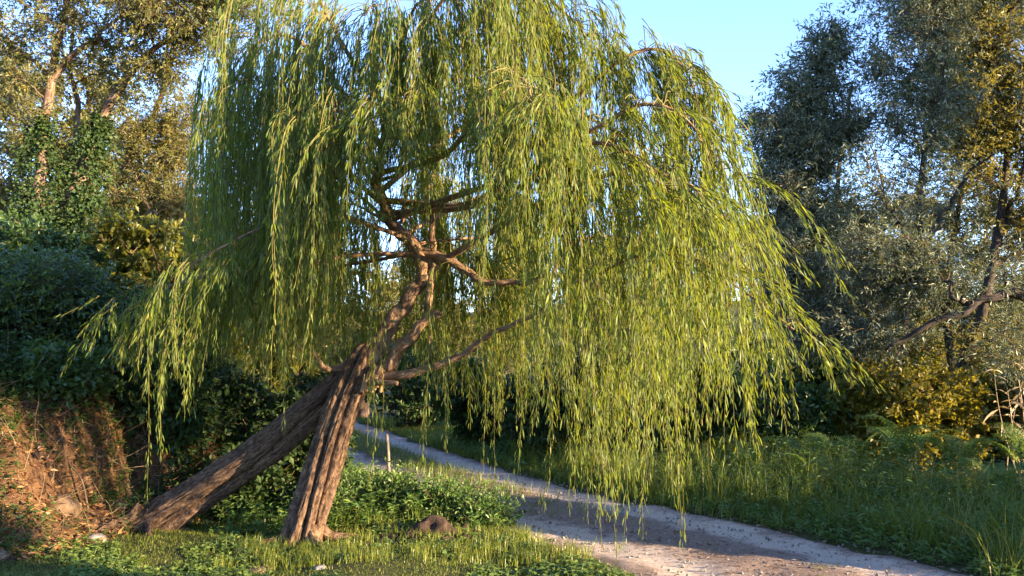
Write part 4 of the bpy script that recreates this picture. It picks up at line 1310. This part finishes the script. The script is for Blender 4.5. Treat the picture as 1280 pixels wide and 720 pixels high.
herbs('roadside_undergrowth', 'weed', 'dense dark green herbs on the far side of the track', 11500, (-1.5, 8, 6.2, 17),
      lambda X, Y, u: (side_of_track(X, Y) > 0) & (track_d(X, Y) > 1.12) & (track_d(X, Y) < 4.2), .2, .5, 13, .062, .34, 401,
      height=lambda X, Y: .32 + .72 * sstep(1.1, 2.3, track_d(X, Y)) * (.75 + .4 * fbm(X * 1.1, Y * 1.1, seed=44)))
herbs('verge_weed_undergrowth', 'green', 'taller leafy weeds standing in the verge by the sunlit-yellow bushes', 1500, (0, 8, 8.5, 15),
      lambda X, Y, u: (side_of_track(X, Y) > 0) & (track_d(X, Y) > 1.9) & (track_d(X, Y) < 4.5) & (fbm(X * 1.3, Y * 1.3, seed=19) > .0), .35, .8, 16, .06, .4, 406, tint=.75)
herbs('herb_mound_undergrowth', 'weed', 'green herbs covering the low mound between the willow and the track', 3300, (-3, .6, 8.35, 15),
      lambda X, Y, u: (side_of_track(X, Y) < 0) & (track_d(X, Y) > 1.12) & (toe_d(X, Y) < .5) & (Y > 8.45 + .25 * fbm(X * 2, Y * 0, seed=9)) & (np.hypot(X + .72, (Y - 8.35) * 1.2) > .26), .08, .24, 11, .07, .38, 402,
      height=lambda X, Y: .8 + .5 * sstep(-.4, -1.4, X))
herbs('bank_undergrowth', 'ivy', 'ivy and brambles trailing over the shaded bank behind the trunks', 7000, (-9, -1.6, 8.2, 13),
      lambda X, Y, u: (toe_d(X, Y) > .12) & ((X > -3.6) | (toe_d(X, Y) > 1.1)), .10, .42, 10, .07, .6, 403)
herbs('sunlit_bank_undergrowth', 'green', 'scattered leafy weeds on the sunlit earth bank', 1500, (-5.2, -3.1, 7.2, 9.4),
      lambda X, Y, u: (toe_d(X, Y) > .1) & (fbm(X * 1.7, Y * 1.7, seed=71) > -.1), .05, .22, 9, .05, .5, 404, tint=.8)
herbs('clover', 'weed', 'low clover and small broad weeds in the turf', 12500, (-6, 1.6, 5.4, 8.6),
      lambda X, Y, u: (side_of_track(X, Y) < 0) & (track_d(X, Y) > 1.2) & (toe_d(X, Y) < .2) & (fbm(X * 1.3 + 9, Y * 1.3, seed=52) > -.1), .02, .085, 6, .036, .75, 405, tint=.7)

# dead stalks and twigs on the dark slope
mb = MB()
X, Y = scatter(4200, -6.2, -1.9, 7.0, 11, r_, lambda X, Y, u: (toe_d(X, Y) > .1) & (toe_d(X, Y) < 1.5))
P = np.stack([X, Y, gh(X, Y)], -1)
for p in P:
    d = nrm(r_.normal(size=3) * [1, .5, .45] + [0, -.1, .25]) * r_.uniform(.12, .5)
    tube(mb, bez(p, p + d * .5 + r_.normal(size=3) * .03, p + d, 5), np.linspace(.0035, .0012, 5), 3, tint=r_.uniform(.0, .7), cap=False)
tag(mb.build('dead_stalks_undergrowth', M['straw']), 'tangle of dead brown stalks on the slope behind the leaning trunk', 'undergrowth', kind='stuff')

# crumbs of earth and small stones on the bank and at its foot
def crumbs(name, mat, label, X, Y, smin, smax, seed):
    r = np.random.default_rng(seed)
    ico = np.array([[0, 0, 1], [.9, 0, .3], [.25, .85, .3], [-.72, .52, .3], [-.72, -.52, .3], [.25, -.85, .3], [.7, .5, -.5], [-.3, .8, -.5], [-.9, 0, -.5], [-.3, -.8, -.5], [.7, -.5, -.5], [0, 0, -1]], float)
    tri = [(0, 1, 2), (0, 2, 3), (0, 3, 4), (0, 4, 5), (0, 5, 1), (1, 6, 2), (2, 6, 7), (2, 7, 3), (3, 7, 8), (3, 8, 4), (4, 8, 9), (4, 9, 5), (5, 9, 10), (5, 10, 1), (1, 10, 6), (6, 11, 7), (7, 11, 8), (8, 11, 9), (9, 11, 10), (10, 11, 6)]
    n_ = len(X)
    sz = smin + (smax - smin) * r.uniform(size=n_) ** 3
    V = ico[None] * r.uniform(.6, 1.35, (n_, 12, 1)) * (sz[:, None] * r.uniform(.6, 1.3, (n_, 3)))[:, None]
    V = V + np.stack([X, Y, gh(X, Y)], -1)[:, None]
    m2 = MB()
    m2.add(V.reshape(-1, 3), None, (np.array(tri)[None] + (np.arange(n_) * 12)[:, None, None]).reshape(-1, 3))
    return tag(m2.build(name, M[mat]), label, 'debris', kind='stuff')


X, Y = scatter(5200, -6.5, -2.2, 6.8, 10, r_, lambda X, Y, u: (toe_d(X, Y) > .02) & (toe_d(X, Y) < 1.3) & (u < .3 + .7 * (fbm(X * 2, Y * 2, seed=15) > 0)))
crumbs('earth_debris', 'clod', 'crumbs of brown earth and small stones on the bare bank', X, Y, .006, .045, 7)
cc = [G(540, 668), G(572, 655), G(518, 676), G(590, 640)]
k = r_.integers(0, 4, 900)
X = np.array([cc[i][0] for i in k]) + r_.normal(0, .17, 900)
Y = np.array([cc[i][1] for i in k]) + r_.normal(0, .12, 900)
crumbs('soil_debris', 'clod', 'loose dark crumbs round the clods of dug soil', X, Y, .008, .065, 9)
X, Y = scatter(5200, -2, 4.5, 5.6, 13, r_, lambda X, Y, u: (track_d(X, Y) < 1.2))
crumbs('track_gravel', 'stone', 'loose gravel on the dirt track', X, Y, .004, .020, 8)

# fallen leaves on the track
mb = MB()
X, Y = scatter(30000, -3, 5, 5.5, 16, r_, lambda X, Y, u: (track_d(X, Y) < 1.35) & (u < .12 + .88 * np.exp(-((np.abs(track_d(X, Y)) / .38) ** 2)) + .6 * sstep(1.0, 1.3, track_d(X, Y))))
n2 = len(X)
az = r_.uniform(0, 6.283, n2)
L = r_.uniform(.02, .07, n2)
leaves4(mb, np.stack([X, Y, gh(X, Y) + .012], -1), np.stack([np.cos(az), np.sin(az), r_.normal(0, .15, n2)], -1), rdir(n2, r_) * .25 + [0, 0, 1], L, L * .28, r_.uniform(0, 1, n2))
tag(mb.build('fallen_leaves', M['litter']), 'brown fallen willow leaves along the middle and the edges of the track', 'fallen leaves', kind='stuff')
# rusty dead leaves and fern litter on the bank
mb = MB()
X, Y = scatter(15000, -6.3, -2, 6.9, 10.4, r_, lambda X, Y, u: (toe_d(X, Y) > .03) & (toe_d(X, Y) < 1.7) & (u < .35 + .65 * (fbm(X * 1.8, Y * 1.8, seed=77) > -.1)))
n2 = len(X)
az = r_.uniform(0, 6.283, n2)
L = r_.uniform(.03, .09, n2)
leaves4(mb, np.stack([X, Y, gh(X, Y) + r_.uniform(0, .05, n2)], -1), np.stack([np.cos(az), np.sin(az), r_.normal(-.2, .5, n2)], -1), rdir(n2, r_), L, L * r_.uniform(.2, .5, n2), r_.uniform(0, 1, n2))
tag(mb.build('dead_leaves', M['rust']), 'rusty dead leaves and bracken litter on the earth bank', 'dead leaves', kind='stuff')
# tiny white flowers in the roadside herbs
mb = MB()
X, Y = scatter(260, -1, 5.5, 8, 15, r_, lambda X, Y, u: (side_of_track(X, Y) > 0) & (track_d(X, Y) > 1.4) & (track_d(X, Y) < 2.4) & (fbm(X * 1.2, Y * 1.2, seed=3) > 0))
for x, y in zip(X, Y):
    c = np.array([x, y, float(gh(x, y)) + r_.uniform(.25, .45)])
    a = np.arange(5) * 1.2566
    d = np.stack([np.cos(a), np.sin(a), np.full(5, .4)], -1)
    leaves4(mb, np.tile(c, (5, 1)), d, np.tile([0, 0, 1.0], (5, 1)), np.full(5, .014), np.full(5, .010), np.full(5, .8))
tag(mb.build('wildflower_foliage', M['petal']), 'tiny white flowers scattered through the roadside herbs', 'wildflowers', kind='stuff')

# ------------------------------------------------------------------ light, sky, camera
w = bpy.data.worlds.new('World')
scn.world = w
w.use_nodes = True
nt = w.node_tree
nt.nodes.clear()
sky = nt.nodes.new('ShaderNodeTexSky')
sky.sky_type = 'NISHITA'
sky.sun_disc = False
sky.sun_elevation = SUN_EL
sky.sun_rotation = SUN_AZ
sky.air_density = 1.0
sky.dust_density = .1
sky.ozone_density = 2.4
sky.altitude = 1200
bg = nt.nodes.new('ShaderNodeBackground')
bg.inputs['Strength'].default_value = .108
ow = nt.nodes.new('ShaderNodeOutputWorld')
gr = nt.nodes.new('ShaderNodeMix')          # white balance of the clear sky
gr.data_type = 'RGBA'
gr.blend_type = 'MULTIPLY'
gr.inputs['Factor'].default_value = 1
gr.inputs['B'].default_value = (.86, .84, 1.0, 1)
nt.links.new(sky.outputs[0], gr.inputs['A'])
nt.links.new(gr.outputs['Result'], bg.inputs[0])
nt.links.new(bg.outputs[0], ow.inputs[0])

sl = bpy.data.lights.new('sun', 'SUN')
sl.energy = 3.7
sl.angle = math.radians(.5)
sl.color = (1.0, .77, .48)
so = bpy.data.objects.new('sun', sl)
col.objects.link(so)
from mathutils import Vector
sd = Vector((math.sin(SUN_AZ) * math.cos(SUN_EL), math.cos(SUN_AZ) * math.cos(SUN_EL), math.sin(SUN_EL)))
so.rotation_euler = sd.to_track_quat('Z', 'Y').to_euler()
so.location = (20, -8, 12)

cd = bpy.data.cameras.new('camera')
cd.sensor_width = 36
cd.angle = math.radians(60)
cd.clip_end = 5000
co = bpy.data.objects.new('camera', cd)
col.objects.link(co)
co.location = CAM
co.rotation_euler = (math.radians(90) + PITCH, 0, 0)
scn.camera = co
scn.view_settings.view_transform = 'Standard'
scn.view_settings.look = 'None'
scn.view_settings.exposure = 3.0
scn.view_settings.gamma = 1
scn.view_settings.use_curve_mapping = False
scn.cycles.max_bounces = 6
scn.cycles.diffuse_bounces = 4
scn.cycles.transmission_bounces = 4
scn.cycles.transparent_max_bounces = 4
